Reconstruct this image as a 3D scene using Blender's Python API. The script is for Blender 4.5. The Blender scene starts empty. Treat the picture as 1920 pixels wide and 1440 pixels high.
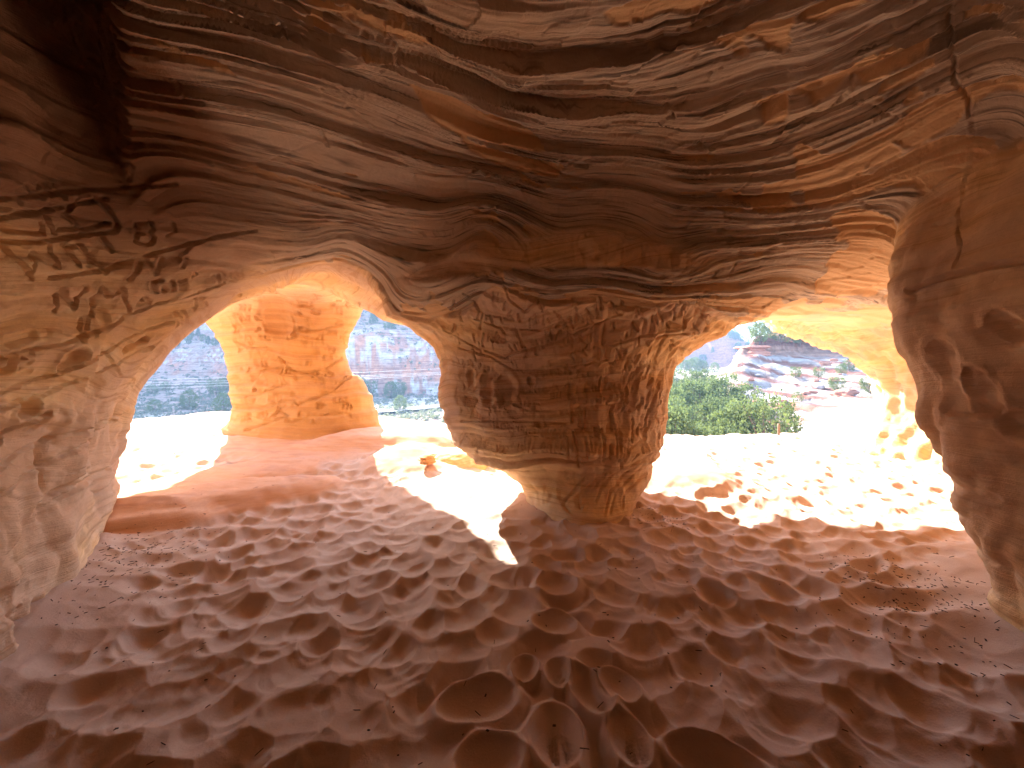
import bpy, math, random, time
import numpy as np
from mathutils import Vector
T0 = time.time()
def log(m): print('%.1fs %s' % (time.time() - T0, m))

# ------------------------------------------------------------------ camera, world, sun, exposure
scene = bpy.context.scene
EYE = 1.35; F0 = 720.0; HY = 690.0            # eye height, focal length and horizon row measured on the 1920 px photograph
cam_d = bpy.data.cameras.new('camera'); cam = bpy.data.objects.new('camera', cam_d)
scene.collection.objects.link(cam); scene.camera = cam
cam_d.sensor_width = 36.0; cam_d.lens = 36.0 * F0 / 1920.0
cam_d.shift_y = (HY - 720.0) / 1920.0
cam_d.clip_start = 0.02; cam_d.clip_end = 3000.0
cam.location = (0, 0, EYE); cam.rotation_euler = (math.radians(90), 0, 0)

SUN_AZ = 32.0; SUN_EL = 32.0                   # degrees left of the view direction, degrees up
sa, se = math.radians(SUN_AZ), math.radians(SUN_EL)
sun_dir = Vector((-math.sin(sa) * math.cos(se), math.cos(sa) * math.cos(se), math.sin(se)))
world = bpy.data.worlds.new('World'); scene.world = world; world.use_nodes = True
wn = world.node_tree; wn.nodes.clear()
sky = wn.nodes.new('ShaderNodeTexSky'); sky.sky_type = 'NISHITA'; sky.sun_disc = False
sky.sun_elevation = se; sky.sun_rotation = -sa; sky.air_density = 1.0; sky.dust_density = 1.2; sky.ozone_density = 1.2
bg = wn.nodes.new('ShaderNodeBackground'); bg.inputs['Strength'].default_value = 0.15
wo = wn.nodes.new('ShaderNodeOutputWorld')
wn.links.new(sky.outputs[0], bg.inputs[0]); wn.links.new(bg.outputs[0], wo.inputs[0])
sun_l = bpy.data.lights.new('sun', 'SUN'); sun_l.energy = 5.0; sun_l.angle = math.radians(0.53); sun_l.color = (1.0, 0.955, 0.90)
sun = bpy.data.objects.new('sun', sun_l); scene.collection.objects.link(sun)
sun.rotation_euler = sun_dir.to_track_quat('Z', 'Y').to_euler(); sun.location = (-20, 20, 40)
vs = scene.view_settings; vs.view_transform = 'Standard'; vs.look = 'None'; vs.exposure = 3.05; vs.gamma = 1.0
cy = scene.cycles; cy.max_bounces = 14; cy.diffuse_bounces = 12; cy.glossy_bounces = 2; cy.transmission_bounces = 2
cy.caustics_reflective = False; cy.caustics_refractive = False; cy.sample_clamp_indirect = 8.0
cy.use_denoising = True; cy.use_adaptive_sampling = True

# ------------------------------------------------------------------ numpy helpers
f32 = np.float32
def hash_table(seed, n=64):
    return np.random.RandomState(seed).uniform(-1, 1, (n, n, n)).astype(f32).ravel()
_tabs = [hash_table(s) for s in (3, 5, 7)]
def noise3(x, y, z, seed=0):
    """smooth value noise, period 64, -1..1"""
    tab = _tabs[seed % 3]; o = seed * 17.31
    x = np.asarray(x, f32) + f32(o); y = np.asarray(y, f32) + f32(o * 1.7); z = np.asarray(z, f32) + f32(o * 2.3)
    xf = np.floor(x); yf = np.floor(y); zf = np.floor(z)
    u = x - xf; v = y - yf; w = z - zf
    u = u * u * (3 - 2 * u); v = v * v * (3 - 2 * v); w = w * w * (3 - 2 * w)
    xi = xf.astype(np.int32) & 63; yi = yf.astype(np.int32) & 63; zi = zf.astype(np.int32) & 63
    x1 = (xi + 1) & 63; y1 = ((yi + 1) & 63) * 64; z1 = ((zi + 1) & 63) * 4096; y0 = yi * 64; z0 = zi * 4096
    def L(a, b, t): return a + (b - a) * t
    c0 = L(L(tab[z0 + y0 + xi], tab[z0 + y0 + x1], u), L(tab[z0 + y1 + xi], tab[z0 + y1 + x1], u), v)
    c1 = L(L(tab[z1 + y0 + xi], tab[z1 + y0 + x1], u), L(tab[z1 + y1 + xi], tab[z1 + y1 + x1], u), v)
    return L(c0, c1, w)
def fbm(x, y, z, oct=4, seed=0, gain=0.5, lac=2.03):
    a = 1.0; s = 0; t = 0
    for i in range(oct):
        s = s + a * noise3(x, y, z, seed + i); t += a
        x = x * lac; y = y * lac; z = z * lac; a *= gain
    return s / t
def sstep(a, b, x):
    t = np.clip((x - a) / (b - a), 0, 1); return t * t * (3 - 2 * t)
def smin(a, b, k):
    h = np.clip(k - np.abs(a - b), 0, None) / k
    return np.minimum(a, b) - h * h * (k * 0.25)
def smax(a, b, k): return -smin(-a, -b, k)
def unproj(px, py, d): return ((px - 960.0) / F0 * d, d, EYE + (HY - py) / F0 * d)
def tps_fit(P, V, reg=1e-4):
    P = np.asarray(P, float); V = np.asarray(V, float); n = len(P)
    def U(r2): return 0.5 * r2 * np.log(r2 + 1e-9)
    r2 = ((P[:, None] - P[None]) ** 2).sum(-1)
    A = np.zeros((n + 3, n + 3)); A[:n, :n] = U(r2) + reg * np.eye(n); A[:n, n] = 1; A[:n, n + 1:] = P; A[n, :n] = 1; A[n + 1:, :n] = P.T
    w = np.linalg.solve(A, np.concatenate([V, np.zeros(3)]))
    def ev(x, y):
        sh = np.shape(x); x = np.ravel(x); y = np.ravel(y); out = w[n] + w[n + 1] * x + w[n + 2] * y
        for i in range(n): out = out + w[i] * U((x - P[i, 0]) ** 2 + (y - P[i, 1]) ** 2)
        return out.reshape(sh)
    return ev
def blur(a, n):
    for _ in range(n):
        a = np.pad(a, 1, mode='edge'); a = (a[:-2] + 2 * a[1:-1] + a[2:]) / 4; a = (a[:, :-2] + 2 * a[:, 1:-1] + a[:, 2:]) / 4
    return a
def poly_sd(px, py, poly):
    d = np.full(px.shape, 1e9); ins = np.zeros(px.shape, bool); n = len(poly)
    for i in range(n):
        ax, ay = poly[i]; bx, by = poly[(i + 1) % n]; ex, ey = bx - ax, by - ay
        wx, wy = px - ax, py - ay; t = np.clip((wx * ex + wy * ey) / (ex * ex + ey * ey), 0, 1)
        d = np.minimum(d, (wx - ex * t) ** 2 + (wy - ey * t) ** 2)
        c = ((ay <= py) & (by > py)) | ((by <= py) & (ay > py))
        with np.errstate(divide='ignore', invalid='ignore'):
            xx = ax + (py - ay) / (by - ay if by != ay else 1e-9) * (bx - ax)
        ins ^= c & (px < xx)
    d = np.sqrt(d); return np.where(ins, -d, d)

# ------------------------------------------------------------------ the cave: plan shapes on a grid
GX0, GY0, GS = -10.0, -7.0, 0.04
gx = np.arange(GX0, 10.001, GS); gy = np.arange(GY0, 12.001, GS)
GXX, GYY = np.meshgrid(gx, gy)
ceil_pts = [(0,0,2.9),(0,.7,2.8),(0,1.4,2.72),(0,1.9,2.74),(0,2.4,2.64),(0,2.9,2.46),(0,3.3,2.27),(0.1,3.9,2.12),(0.2,4.6,2.04),(.5,6,2.1),
    (-1,1.4,2.72),(-1,2.4,2.66),(-1.2,3.3,2.36),(-1.4,4.1,2.24),(-1.9,4.4,2.28),(-2.6,5.5,2.5),(-3.6,7,2.6),(-4.8,5,2.35),(-5,7,2.35),(-1.75,5.3,1.98),(-1.2,4.9,1.93),
    (1,1.4,2.72),(1,2.4,2.62),(1.3,3.3,2.22),(2,3.2,2.16),(2.8,3.2,2.06),(3.4,4.6,2.0),(4,6,2.08),(2.6,6,2.08),(5.5,6,2.1),(1.8,4.6,2.02),
    (0,-2,2.9),(0,-4,2.7),(-1.3,0,2.9),(-2.3,.2,3.1),(-2.6,1.0,3.0),(-1.5,1.6,2.72),(-1.9,2.2,2.5),(-2.2,3.2,2.36),(2,0,2.7),(2,1.4,2.55),(2.2,2.2,2.35),(-7,0,2.6),(7,0,2.4),(-7,6,2.3),(8,6,2.2),(0,9,2.3)]
Cg = tps_fit([(a, b) for a, b, c in ceil_pts], [c for a, b, c in ceil_pts], 2e-3)(GXX, GYY)
Cg = Cg + .5 * (lambda a, b, c: a * b * c)(sstep(0, .22, -.95 * np.maximum(GYY, .4) - GXX - .1), sstep(2.35, 1.95, GYY), sstep(-2.0, -1.0, GYY))
R_poly = [(-8.5,-6.5),(-8.5,2.8),(-5.3,3.4),(-4.55,4.3),(-4.4,5.8),(-4.7,6.7),(-4.4,7.1),(-3.6,7.1),(-3.2,6.8),(-2.75,6.5),(-2.05,6.0),(-1.45,5.65),(-.8,5.9),(0,6.5),(.6,6.8),(1.2,6.5),(2.0,6.35),(5.1,6.3),(5.9,6.5),(6.7,7.3),(8.6,9.2),(9.5,9.5),(9.5,-6.5)]
WL_poly = [(-2.0,-3.6),(-2.05,.5),(-2.25,1.65),(-2.75,2.45),(-3.2,3.05),(-3.6,3.5),(-5,3.7),(-7.5,2.4),(-8.5,-6.5),(8.5,-6.5),(8.5,-4.2),(0,-4.4)]
WR_poly = [(3.6,-6),(2.8,.3),(2.52,1.5),(2.5,1.97),(3.3,2.55),(4.0,3.0),(5,3.3),(8.5,3.4),(9,-6)]
WF_poly = [(6.1,6.5),(6.2,5.6),(6.35,4.7),(9.5,4.2),(9.5,10),(8.6,9.0),(6.85,7.3)]
def gsd(poly, n=14): return blur(poly_sd(GXX, GYY, poly), n)
GRID = np.stack([Cg, gsd(R_poly, 30), gsd(WL_poly), gsd(WR_poly), gsd(WF_poly)], -1).astype(f32)
NGX = len(gx)
GRF = GRID.reshape(-1, GRID.shape[-1])
def glook(x, y, chans=slice(None)):
    u = np.clip((x - GX0) / GS, 0, len(gx) - 1.001).astype(f32); v = np.clip((y - GY0) / GS, 0, len(gy) - 1.001).astype(f32)
    ui = u.astype(np.int32); vi = v.astype(np.int32); u = (u - ui)[..., None]; v = (v - vi)[..., None]; i = vi * NGX + ui
    g = GRF[:, chans]
    return (g[i] * (1 - u) + g[i + 1] * u) * (1 - v) + (g[i + NGX] * (1 - u) + g[i + NGX + 1] * u) * v

ZT = np.linspace(-1, 4, 501)
def prof(zs, vs, n=10):
    a = np.interp(ZT, zs, vs); a = np.pad(a, n, mode='edge')
    k = np.hanning(2 * n + 1); k /= k.sum(); return np.convolve(a, k, 'valid').astype(f32)
def plook(tab, z):
    t = np.clip((z + 1) * 100, 0, 499.9).astype(f32); i = t.astype(np.int32); t = t - i; return tab[i] * (1 - t) + tab[i + 1] * t
def pil(rows, d):
    """rows (py, left px, right px) seen at depth d -> z, centre, half width"""
    rows = sorted(rows, key=lambda r: -r[0])
    z = [EYE + (HY - r[0]) / F0 * d for r in rows]
    xl = [(r[1] - 960) / F0 * d for r in rows]; xr = [(r[2] - 960) / F0 * d for r in rows]
    return z, [(a + b) / 2 for a, b in zip(xl, xr)], [(b - a) / 2 for a, b in zip(xl, xr)]
# centre pillar
CD = 3.95
zc, cxc, rxc = pil([(1000,1000,1140),(985,998,1150),(940,985,1182),(905,972,1205),(885,940,1222),(868,898,1226),(840,860,1231),(800,836,1240),(750,828,1250),(700,826,1262),(670,822,1285),(650,812,1308),(632,790,1335),(615,765,1365),(600,730,1400)], CD)
P1 = [prof(zc, cxc, 5), prof([0,.2,.45,.7,2.2],[3.95,4.02,4.08,4.05,4.0]), prof(zc, rxc, 5), prof([-.2,0,.2,.33,.45,.8,1.3,1.7,2.0],[.85,.75,.64,.66,.74,.84,.84,1.0,1.4])]
# far pillar
FD = 6.7
zf, cxf, rxf = pil([(850,405,740),(818,415,725),(800,425,712),(785,436,706),(770,440,703),(740,432,694),(715,430,676),(700,429,655),(680,425,646),(660,420,645),(640,411,649),(618,397,657),(590,380,668),(560,360,680)], FD)
P2 = [prof(zf, cxf, 5), prof([0,2],[6.75,6.75]), prof(zf, rxf, 5), prof([0,.3,1,2,2.4],[.8,.65,.5,.5,.6])]
OL = prof([0,.3,.6,.9,1.2,1.45,1.7,2.0,2.3],[0,.03,0,.05,.16,.3,.5,.82,1.3])
OR = prof([0,.15,.3,.5,.8,1.1,1.4,1.65,1.9,2.15,2.5],[0,.0,.05,.12,.18,.28,.36,.42,.42,.34,.22])
OF = prof([0,.3,1.0,1.4,1.7,2.0,2.3],[.2,.0,-.05,.1,.5,1.15,1.6])
def ell(P, x, y, z):
    cx, cyy, rx, ry = [plook(t, z) for t in P]
    q = np.sqrt(((x - cx) / rx) ** 2 + ((y - cyy) / ry) ** 2)
    return (q - 1) * np.minimum(rx, ry) * 0.9
def parts(x, y, z):
    g = glook(x, y); C, R, WL, WR, WF = [g[..., i] for i in range(5)]
    roof = smax(C - z, R, 0.45); roof = smax(roof, (z - (C + .3 + .8 * np.clip(-R, 0, 3))) * .8, .4)
    foot = (np.sqrt(((x + .85) / .6) ** 2 + ((y - 5.25) / .42) ** 2 + ((z - .02) / .26) ** 2) - 1) * .3
    return [roof, smin(ell(P1, x, y, z), foot, .22), ell(P2, x, y, z), WL - plook(OL, z) * (.12 + .88 * sstep(1.7, 3.0, y)), WR - plook(OR, z) - .8 * sstep(1.7, 1.0, y) * sstep(1.9, 2.5, z), WF - plook(OF, z)], C
KS = [0, .5, .5, .35, .35, .5]
def Ffun(x, y, z):
    d, C = parts(x, y, z); f = d[0]
    for i in (1, 2, 3, 4, 5): f = smin(f, d[i], KS[i])
    return np.maximum(f, -(z + .6))

# ------------------------------------------------------------------ surface nets on a log-spherical grid centred in the cave
def mesh_cave():
    def axis(lim, hi, st, co):
        a = list(np.arange(0, lim, st)); s = st
        while a[-1] < hi: s = min(s * 1.25, co); a.append(a[-1] + s)
        return np.array(a)
    pos = axis(1.1, math.pi + .02, .0125, .05); th = np.concatenate([-pos[:0:-1], pos])
    pos = axis(.88, math.radians(89.4), .0125, .045); pos = pos[pos < math.radians(89.9)]; ph = np.concatenate([-pos[:0:-1], pos])
    r = .35 * np.exp(np.arange(0, math.log(12.5 / .35), .022))
    nr, nt, npz = len(r), len(th), len(ph)
    dx = (np.sin(th)[:, None] * np.cos(ph)[None]).astype(f32); dy = (np.cos(th)[:, None] * np.cos(ph)[None]).astype(f32)
    dz = np.broadcast_to(np.sin(ph)[None], dx.shape).astype(f32)
    V = np.empty((nr, nt, npz), f32)
    for i in range(nr): V[i] = Ffun(dx * r[i], dy * r[i], dz * r[i] + EYE)
    log('grid %s' % (V.shape,))
    S = V < 0
    act = np.zeros((nr - 1, nt - 1, npz - 1), bool)
    c8 = [S[i:nr - 1 + i, j:nt - 1 + j, k:npz - 1 + k] for i in (0, 1) for j in (0, 1) for k in (0, 1)]
    n_in = sum(c.astype(np.int8) for c in c8); act = (n_in > 0) & (n_in < 8)
    ci = np.argwhere(act); idx = np.full(act.shape, -1, np.int64); idx[act] = np.arange(len(ci))
    def pos3(i, j, k): 
        R = r[i]; return np.stack([dx[j, k] * R, dy[j, k] * R, dz[j, k] * R + EYE], -1)
    acc = np.zeros((len(ci), 3)); cnt = np.zeros(len(ci))
    cs = [(a, b, c) for a in (0, 1) for b in (0, 1) for c in (0, 1)]
    for A in cs:
        for ax in range(3):
            if A[ax]: continue
            B = list(A); B[ax] = 1
            ia = (ci[:, 0] + A[0], ci[:, 1] + A[1], ci[:, 2] + A[2]); ib = (ci[:, 0] + B[0], ci[:, 1] + B[1], ci[:, 2] + B[2])
            va, vb = V[ia], V[ib]; m = (va < 0) != (vb < 0)
            t = np.where(m, va / np.where(m, va - vb, 1), 0)[:, None]
            p = pos3(*ia) * (1 - t) + pos3(*ib) * t
            acc += p * m[:, None]; cnt += m
    verts = acc / cnt[:, None]
    quads = []
    for ax in range(3):
        sl0 = [slice(1, -1)] * 3; sl1 = [slice(1, -1)] * 3
        sl0[ax] = slice(0, -1); sl1[ax] = slice(1, None)
        a, b = S[tuple(sl0)], S[tuple(sl1)]; e = np.argwhere(a != b)
        off = [1, 1, 1]; off[ax] = 0; e = e + off
        flip = a[a != b]
        o1, o2 = [(1, 2), (2, 0), (0, 1)][ax]
        def cell(s1, s2):
            q = e.copy(); q[:, o1] -= s1; q[:, o2] -= s2; return idx[q[:, 0], q[:, 1], q[:, 2]]
        q = np.stack([cell(1, 1), cell(0, 1), cell(0, 0), cell(1, 0)], -1)
        # (r, theta, phi) handedness: theta grows to +x, phi up
        q[flip] = q[flip][:, ::-1]
        quads.append(q[(q >= 0).all(1)])
    return verts, np.concatenate(quads)
def vnormals(v, q):
    n = np.cross(v[q[:, 2]] - v[q[:, 0]], v[q[:, 3]] - v[q[:, 1]])
    out = np.zeros((len(v), 3))
    for a in range(3):
        for k in range(4): out[:, a] += np.bincount(q[:, k], n[:, a], len(v))
    return out / (np.linalg.norm(out, axis=1, keepdims=True) + 1e-12)
def project(v, q, it=2):
    for _ in range(it):
        f = Ffun(v[:, 0], v[:, 1], v[:, 2]); e = .01
        g = np.stack([Ffun(v[:, 0] + e, v[:, 1], v[:, 2]) - f, Ffun(v[:, 0], v[:, 1] + e, v[:, 2]) - f, Ffun(v[:, 0], v[:, 1], v[:, 2] + e) - f], -1) / e
        g2 = (g * g).sum(1); s = np.clip(f / np.maximum(g2, .2), -.05, .05)
        v = v - g * s[:, None]
    return v
def subdivide(v, q, nproj=1):
    e = np.concatenate([q[:, [0, 1]], q[:, [1, 2]], q[:, [2, 3]], q[:, [3, 0]]]); e.sort(1)
    key = e[:, 0].astype(np.int64) * len(v) + e[:, 1]
    uk, inv = np.unique(key, return_inverse=True); a, b = uk // len(v), uk % len(v)
    ev = (v[a] + v[b]) / 2; fv = v[q].mean(1); n = len(q); ei = inv.reshape(4, n) + len(v); fi = np.arange(n) + len(v) + len(ev)
    nv = np.concatenate([ev, fv])
    if nproj: nv = project(nv, None, nproj)
    v2 = np.concatenate([v, nv])
    q2 = np.concatenate([np.stack([q[:, k], ei[k], fi, ei[(k + 3) % 4]], -1) for k in range(4)])
    return v2, q2
v, q = mesh_cave()
log('base verts %d quads %d' % (len(v), len(q)))
v = project(v, q, 2)
nn = vnormals(v, q)
LOWRES = False
def seen_mask(v, q, nn, margin):
    c = v[q].mean(1) - np.array([0, 0, EYE]); n = nn[q].mean(1)
    d = np.linalg.norm(c, axis=1); fac = (c * n).sum(1) / d
    tx = np.abs(np.arctan2(c[:, 0], c[:, 1])); tz = c[:, 2] / np.maximum(np.hypot(c[:, 0], c[:, 1]) * .7, .05)
    front = (tx < math.radians(56 + margin)) & (c[:, 1] > 0) & (np.abs(c[:, 2]) < (1.08 + margin * .02) * np.maximum(c[:, 1], .01))
    return front & (fac < .35)
sel = seen_mask(v, q, nn, 4)
def compact(v, q):
    u, inv = np.unique(q, return_inverse=True); return v[u], inv.reshape(q.shape)
vsel = np.zeros(len(v), bool); vsel[q[sel]] = True; vout = np.zeros(len(v), bool); vout[q[~sel]] = True
ring = sel & vout[q].any(1); vout2 = vout.copy(); vout2[q[ring]] = True; ring = ring | (sel & vout2[q].any(1))      # a strip of the coarse mesh tucked under the fine one closes the seam
qc = np.concatenate([q[~sel], q[ring]]); va, qa = compact(v, q[sel]); uc, inv_c = np.unique(qc, return_inverse=True); vb, qb = v[uc], inv_c.reshape(qc.shape); tuck = ~vout[uc]
for _ in range(2): va, qa = subdivide(va, qa)
tuck = np.concatenate([np.zeros(len(va), bool), tuck]); v = np.concatenate([va, vb]); q = np.concatenate([qa, qb + len(va)])
nn = vnormals(v, q)
log('refined verts %d quads %d' % (len(v), len(q)))
def raycast(pts, tmax=12.0):
    """image points of the photograph -> points on the smooth rock surface"""
    pts = np.asarray(pts, float); D = np.stack([(pts[:, 0] - 960) / F0, np.ones(len(pts)), (HY - pts[:, 1]) / F0], -1)
    L = np.linalg.norm(D, axis=1, keepdims=True); D = D / L; t = np.full(len(pts), .4); hit = np.zeros(len(pts), bool)
    for _ in range(160):
        P = D * t[:, None]; P[:, 2] += EYE
        f = Ffun(P[:, 0], P[:, 1], P[:, 2]); hit |= f < .004; t = np.where(hit, t, t + np.maximum(f * .6, .003))
    P = D * t[:, None]; P[:, 2] += EYE
    return P, hit & (t < tmax)
# bedding of the ceiling: guide lines with a bed number, laid on the rock
beds = {-1: [(560,560),(700,575),(900,600),(1100,610),(1300,618),(1480,600)],
 0: [(500,525),(700,525),(900,535),(1100,555),(1300,575),(1500,590),(1650,600)],
 1: [(420,400),(560,440),(700,487),(900,512),(1100,530),(1300,545),(1500,552),(1700,530)],
 2: [(330,330),(500,372),(700,420),(850,442),(1000,455),(1200,480),(1400,490),(1600,480),(1780,430)],
 3: [(300,262),(450,300),(650,342),(850,387),(1000,413),(1200,432),(1400,440),(1600,428),(1780,400)],
 4: [(285,200),(450,222),(650,268),(850,322),(1050,372),(1250,400),(1400,404),(1550,390),(1700,345),(1790,300)],
 5: [(275,112),(400,132),(600,190),(800,255),(960,300),(1100,330),(1280,350),(1430,352),(1560,330),(1700,270),(1780,210)],
 6: [(270,58),(400,78),(560,120),(720,180),(860,240),(960,275),(1080,290),(1250,300),(1400,298),(1550,250),(1700,180),(1780,140)],
 7: [(270,20),(420,40),(600,88),(740,130),(880,180),(980,230),(1100,250),(1250,262),(1400,235),(1600,165),(1780,60)],
 8: [(470,2),(580,40),(700,78),(800,120),(900,165),(1000,195),(1150,205),(1300,185),(1450,145),(1600,90),(1780,5)],
 9: [(620,2),(750,55),(880,105),(1000,130),(1150,120),(1280,98),(1450,55),(1580,5)],
 10: [(830,2),(940,32),(1040,45),(1140,40),(1250,20),(1320,2)]}
bp = [(p[0], p[1], k) for k, l in beds.items() for p in l]
BP, bh = raycast([b[:2] for b in bp], 9); bk = np.array([b[2] for b in bp])
dp_, _c = parts(BP[:, 0], BP[:, 1], BP[:, 2]); ok = bh & (BP[:, 1] > .3) & (np.stack(dp_[2:]).min(0) - dp_[0] > -.02)
SG = tps_fit(BP[ok][:, :2], bk[ok], 4e-2)(np.clip(GXX, -4, 5), np.clip(GYY, .2, 7.5))
SG = blur(SG, 4).astype(f32).ravel()
def slook(x, y):
    u = np.clip((x - GX0) / GS, 0, len(gx) - 1.001).astype(f32); v_ = np.clip((y - GY0) / GS, 0, len(gy) - 1.001).astype(f32)
    ui = u.astype(np.int32); vi = v_.astype(np.int32); u = u - ui; v_ = v_ - vi; i = vi * NGX + ui
    return (SG[i] * (1 - u) + SG[i + 1] * u) * (1 - v_) + (SG[i + NGX] * (1 - u) + SG[i + NGX + 1] * u) * v_
x, y, z = [v[:, i].astype(f32) for i in range(3)]
dd, C = parts(x, y, z); dd = np.stack(dd, -1)
cdist = C - z
nearc = sstep(-.38, -.1, dd[:, 2:].min(1) - dd[:, 0]) * sstep(.08, .4, -nn[:, 2])
sc = slook(x, y)
wob = noise3(x * 1.7, y * 1.7, z * 0 + 3, 1) * .11 + noise3(x * 5, y * 5, z * 0, 2) * .012
sc = sc + wob; sc0 = sc; sc = sc + .30 * noise3(sc * 1.35, x * .25, y * .25, 19)
cw = nearc * sstep(-.1, .1, sc0 + .5 * noise3(x * 3, y * 3, z, 4))            # 1 on the dark bedded ceiling
isl = np.argmin(dd, 1)
isL = sstep(.15, -.05, dd[:, 3]); isR = sstep(.15, -.05, dd[:, 4]); isC = sstep(.2, -.05, dd[:, 1]); isF = sstep(.2, -.05, dd[:, 2]); isO = sstep(.3, 0, dd[:, 5])
# wall bedding: height, bent and wavy
sw = z + .10 * noise3(x * .9, y * .9, z * .7, 6) + .035 * noise3(x * 3.1, y * 3.1, z * 2.2, 7)
sw = sw + isL * (-sstep(.9, 2.1, z) * .42 * (y - 1.7) + .1 * (y - 2)) + isC * .10 * np.abs(x - .1) * sstep(1.2, 1.9, z) * -2
log('bedding')
def saw(t, w=.12):
    fr = t - np.floor(t); return np.where(fr < 1 - w, fr / (1 - w), (1 - fr) / w)
m1 = .5 + .5 * noise3(x * 1.1, y * 1.1, z, 9); m2 = sstep(-.3, .5, noise3(x * 2.3, y * 2.3, z, 10)); m3 = sstep(-.4, .4, noise3(x * 2.9, y * 2.9, z, 11))
up = sstep(5.6, 7.2, sc)                                                      # the chunky upper beds
D = np.zeros(len(v), f32)
jit = .06 * noise3(x * 5, y * 5, z, 12) + .03 * noise3(x * 24, y * 24, z, 13)
Dc = .075 * (saw(sc * .62 + .2 + jit * .5, .05) - .5) * (.15 + 1.3 * m1 ** 2) * (1 + .8 * up) + .028 * (saw(sc * 2.1 + jit * .8 + .3, .08) - .5) * m2 * (1 + up)
Dc += (.011 * (saw(sc * 7.3 + jit * .8, .2) - .5) * m3 + .007 * noise3(sc * 24, x * .6, y * .6, 14) + .004 * noise3(sc * 55, x * .9, y * .9, 8)) * (1 - .45 * up)
Dc += up * (.05 * fbm(x * 2.4, y * 2.4, z * 2, 4, 15) + .03 * np.abs(noise3(x * 4, y * 4, z * 4, 16)))
def blocks(a, b, seed):
    """angular broken pieces, one random height per staggered cell"""
    jb = np.floor(b).astype(np.int64); a = a + .37 * (jb % 7); ja = np.floor(a).astype(np.int64)
    n = (ja * 374761393 + jb * 668265263 + seed * 1442695041) & 0x7fffffff; n = (n ^ (n >> 13)) * 1274126177 & 0x7fffffff
    return (((n ^ (n >> 16)) & 0xffff) / 65535.0 - .5).astype(f32)
al = x + .35 * y + .12 * noise3(x * 6, y * 6, z, 38)
Dc += (.022 * blocks(al * 2.6, sc * 2.4 + jit, 3) + .010 * blocks(al * 5.5 + 9, sc * 5.2 + jit, 5)) * (.25 + up + .6 * sstep(.1, .5, noise3(x * 1.4, y * 1.4, z, 39)))
# flaked patches where the dark skin has come off
fl = fbm(x * 1.5 + sc * .35, y * 1.5 + sc * .2, z, 5, 17) + .35 * noise3(sc * 2.4, x * 1.1, y * 1.1, 18)
bias = np.interp(sc, [-1, 0, .5, 1, 2, 3, 4, 5, 6.2, 7, 8, 10], [.6, .45, .2, .02, -.05, -.1, -.12, -.12, -.02, .14, .14, .1]).astype(f32) + .22 * sstep(1.3, 2.3, x) * sstep(4.5, 2.5, y) + .25 * sstep(-1.4, -2.4, x)
flk = sstep(.235, .255, fl + bias * .8)
flk = np.maximum(flk, sstep(.33, .345, noise3(sc * 3.1, x * 2.6 + sc, y * 2.6, 45) * .6 + .4 * fbm(x * 7, y * 7, z, 3, 46) + .10 * sstep(1.3, 2.3, x)) * m2)
Dc -= .013 * flk
crk = np.abs(noise3(x * 2.2, y * 2.2, z, 20)); Dc -= .012 * sstep(.03, 0, crk) * m2
# walls and pillars
Dw = .055 * fbm(x * 1.5, y * 1.5, z * 1.3, 3, 21) + .016 * fbm(x * 6, y * 6, z * 5, 3, 22)
h1 = np.tanh(2.6 * noise3(x * .9, y * .9, sw * 13, 24)); h2 = np.tanh(2 * noise3(x * 1.6, y * 1.6, sw * 34, 25))
ledge = .25 + .75 * sstep(-.2, .5, noise3(x * 1.3, y * 1.3, z * 2.2, 26))
Dw += (.019 * h1 + .007 * h2) * (ledge + .45 * isC) - .02 * sstep(.45, .75, noise3(x * 4.2, y * 4.2, sw * 9, 47)) * (1 - isF)
carv = noise3(x * 11, y * 11, z * 6, 27); carv2 = noise3(x * 19, y * 19, z * 11, 28)
Dw += (.5 + .5 * (isC + isF)) * (.009 * np.minimum(np.abs(carv) * 2, .6) + .004 * np.minimum(np.abs(carv2) * 2, .7)) - .008
fl2 = noise3(x * 13, y * 13, z * 2.6, 29)
wfl = isC * sstep(.2, .7, x) * sstep(.4, .7, z) + .5 * isC
Dw += wfl * .022 * (np.abs(fl2) - .4)
tilt = x * .5 + z * .9
Dw += isR * (.062 * (np.abs(noise3((y + x * .6) * 4.6 + z * 2.4, z * 2.2 - y * 1.5, x * 2, 30)) - .35) + .014 * np.abs(noise3(y * 11 + z * 5, z * 6, x * 9, 31)))
Dw += isL * (.085 * (np.abs(noise3(y * 2.6 + z, z * 3.6 - y, x * 3, 32)) - .3) + .04 * (np.abs(noise3(y * 6, z * 5 + y * 2, x * 6, 48)) - .3) - .03 * sstep(.07, 0, np.abs(noise3(y * 1.2, z * 2.6 - y * .9, x, 49)))) * sstep(1.3, .9, z)
Dw += isL * (.024 * blocks(y * 1.9 + .3 * noise3(y * 4, z * 4, x, 51), sw * 7 + y * 1.2, 11) + .012 * blocks(y * 4.3, sw * 15 + y * 2, 13)) * sstep(-.2, .3, noise3(y * 1.7, z * 2, x, 52)) + isR * .02 * blocks(y * 3 + x, sw * 6, 17) * sstep(0, .4, noise3(y * 2, z * 2, x, 53))
Dw += isR * (.035 * fbm(x * 3.2, y * 3.2, z * 2.4, 4, 54) + .012 * np.tanh(2.5 * noise3(x * 1.2, y * 1.2, (z + .5 * y) * 11, 55)))
Dw += isL * sstep(.8, 1.4, z) * .018 * (saw(sw * 5.2 + .1 * noise3(y * 4, z * 3, x * 4, 33), .12) - .5)
Dw += isF * .035 * (saw(sw * 3.1 + .08 * noise3(x * 3, y * 3, z * 3, 34), .15) - .5)
ochre = np.clip(isF * 1.0 + isO * .45, 0, 1)
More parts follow.
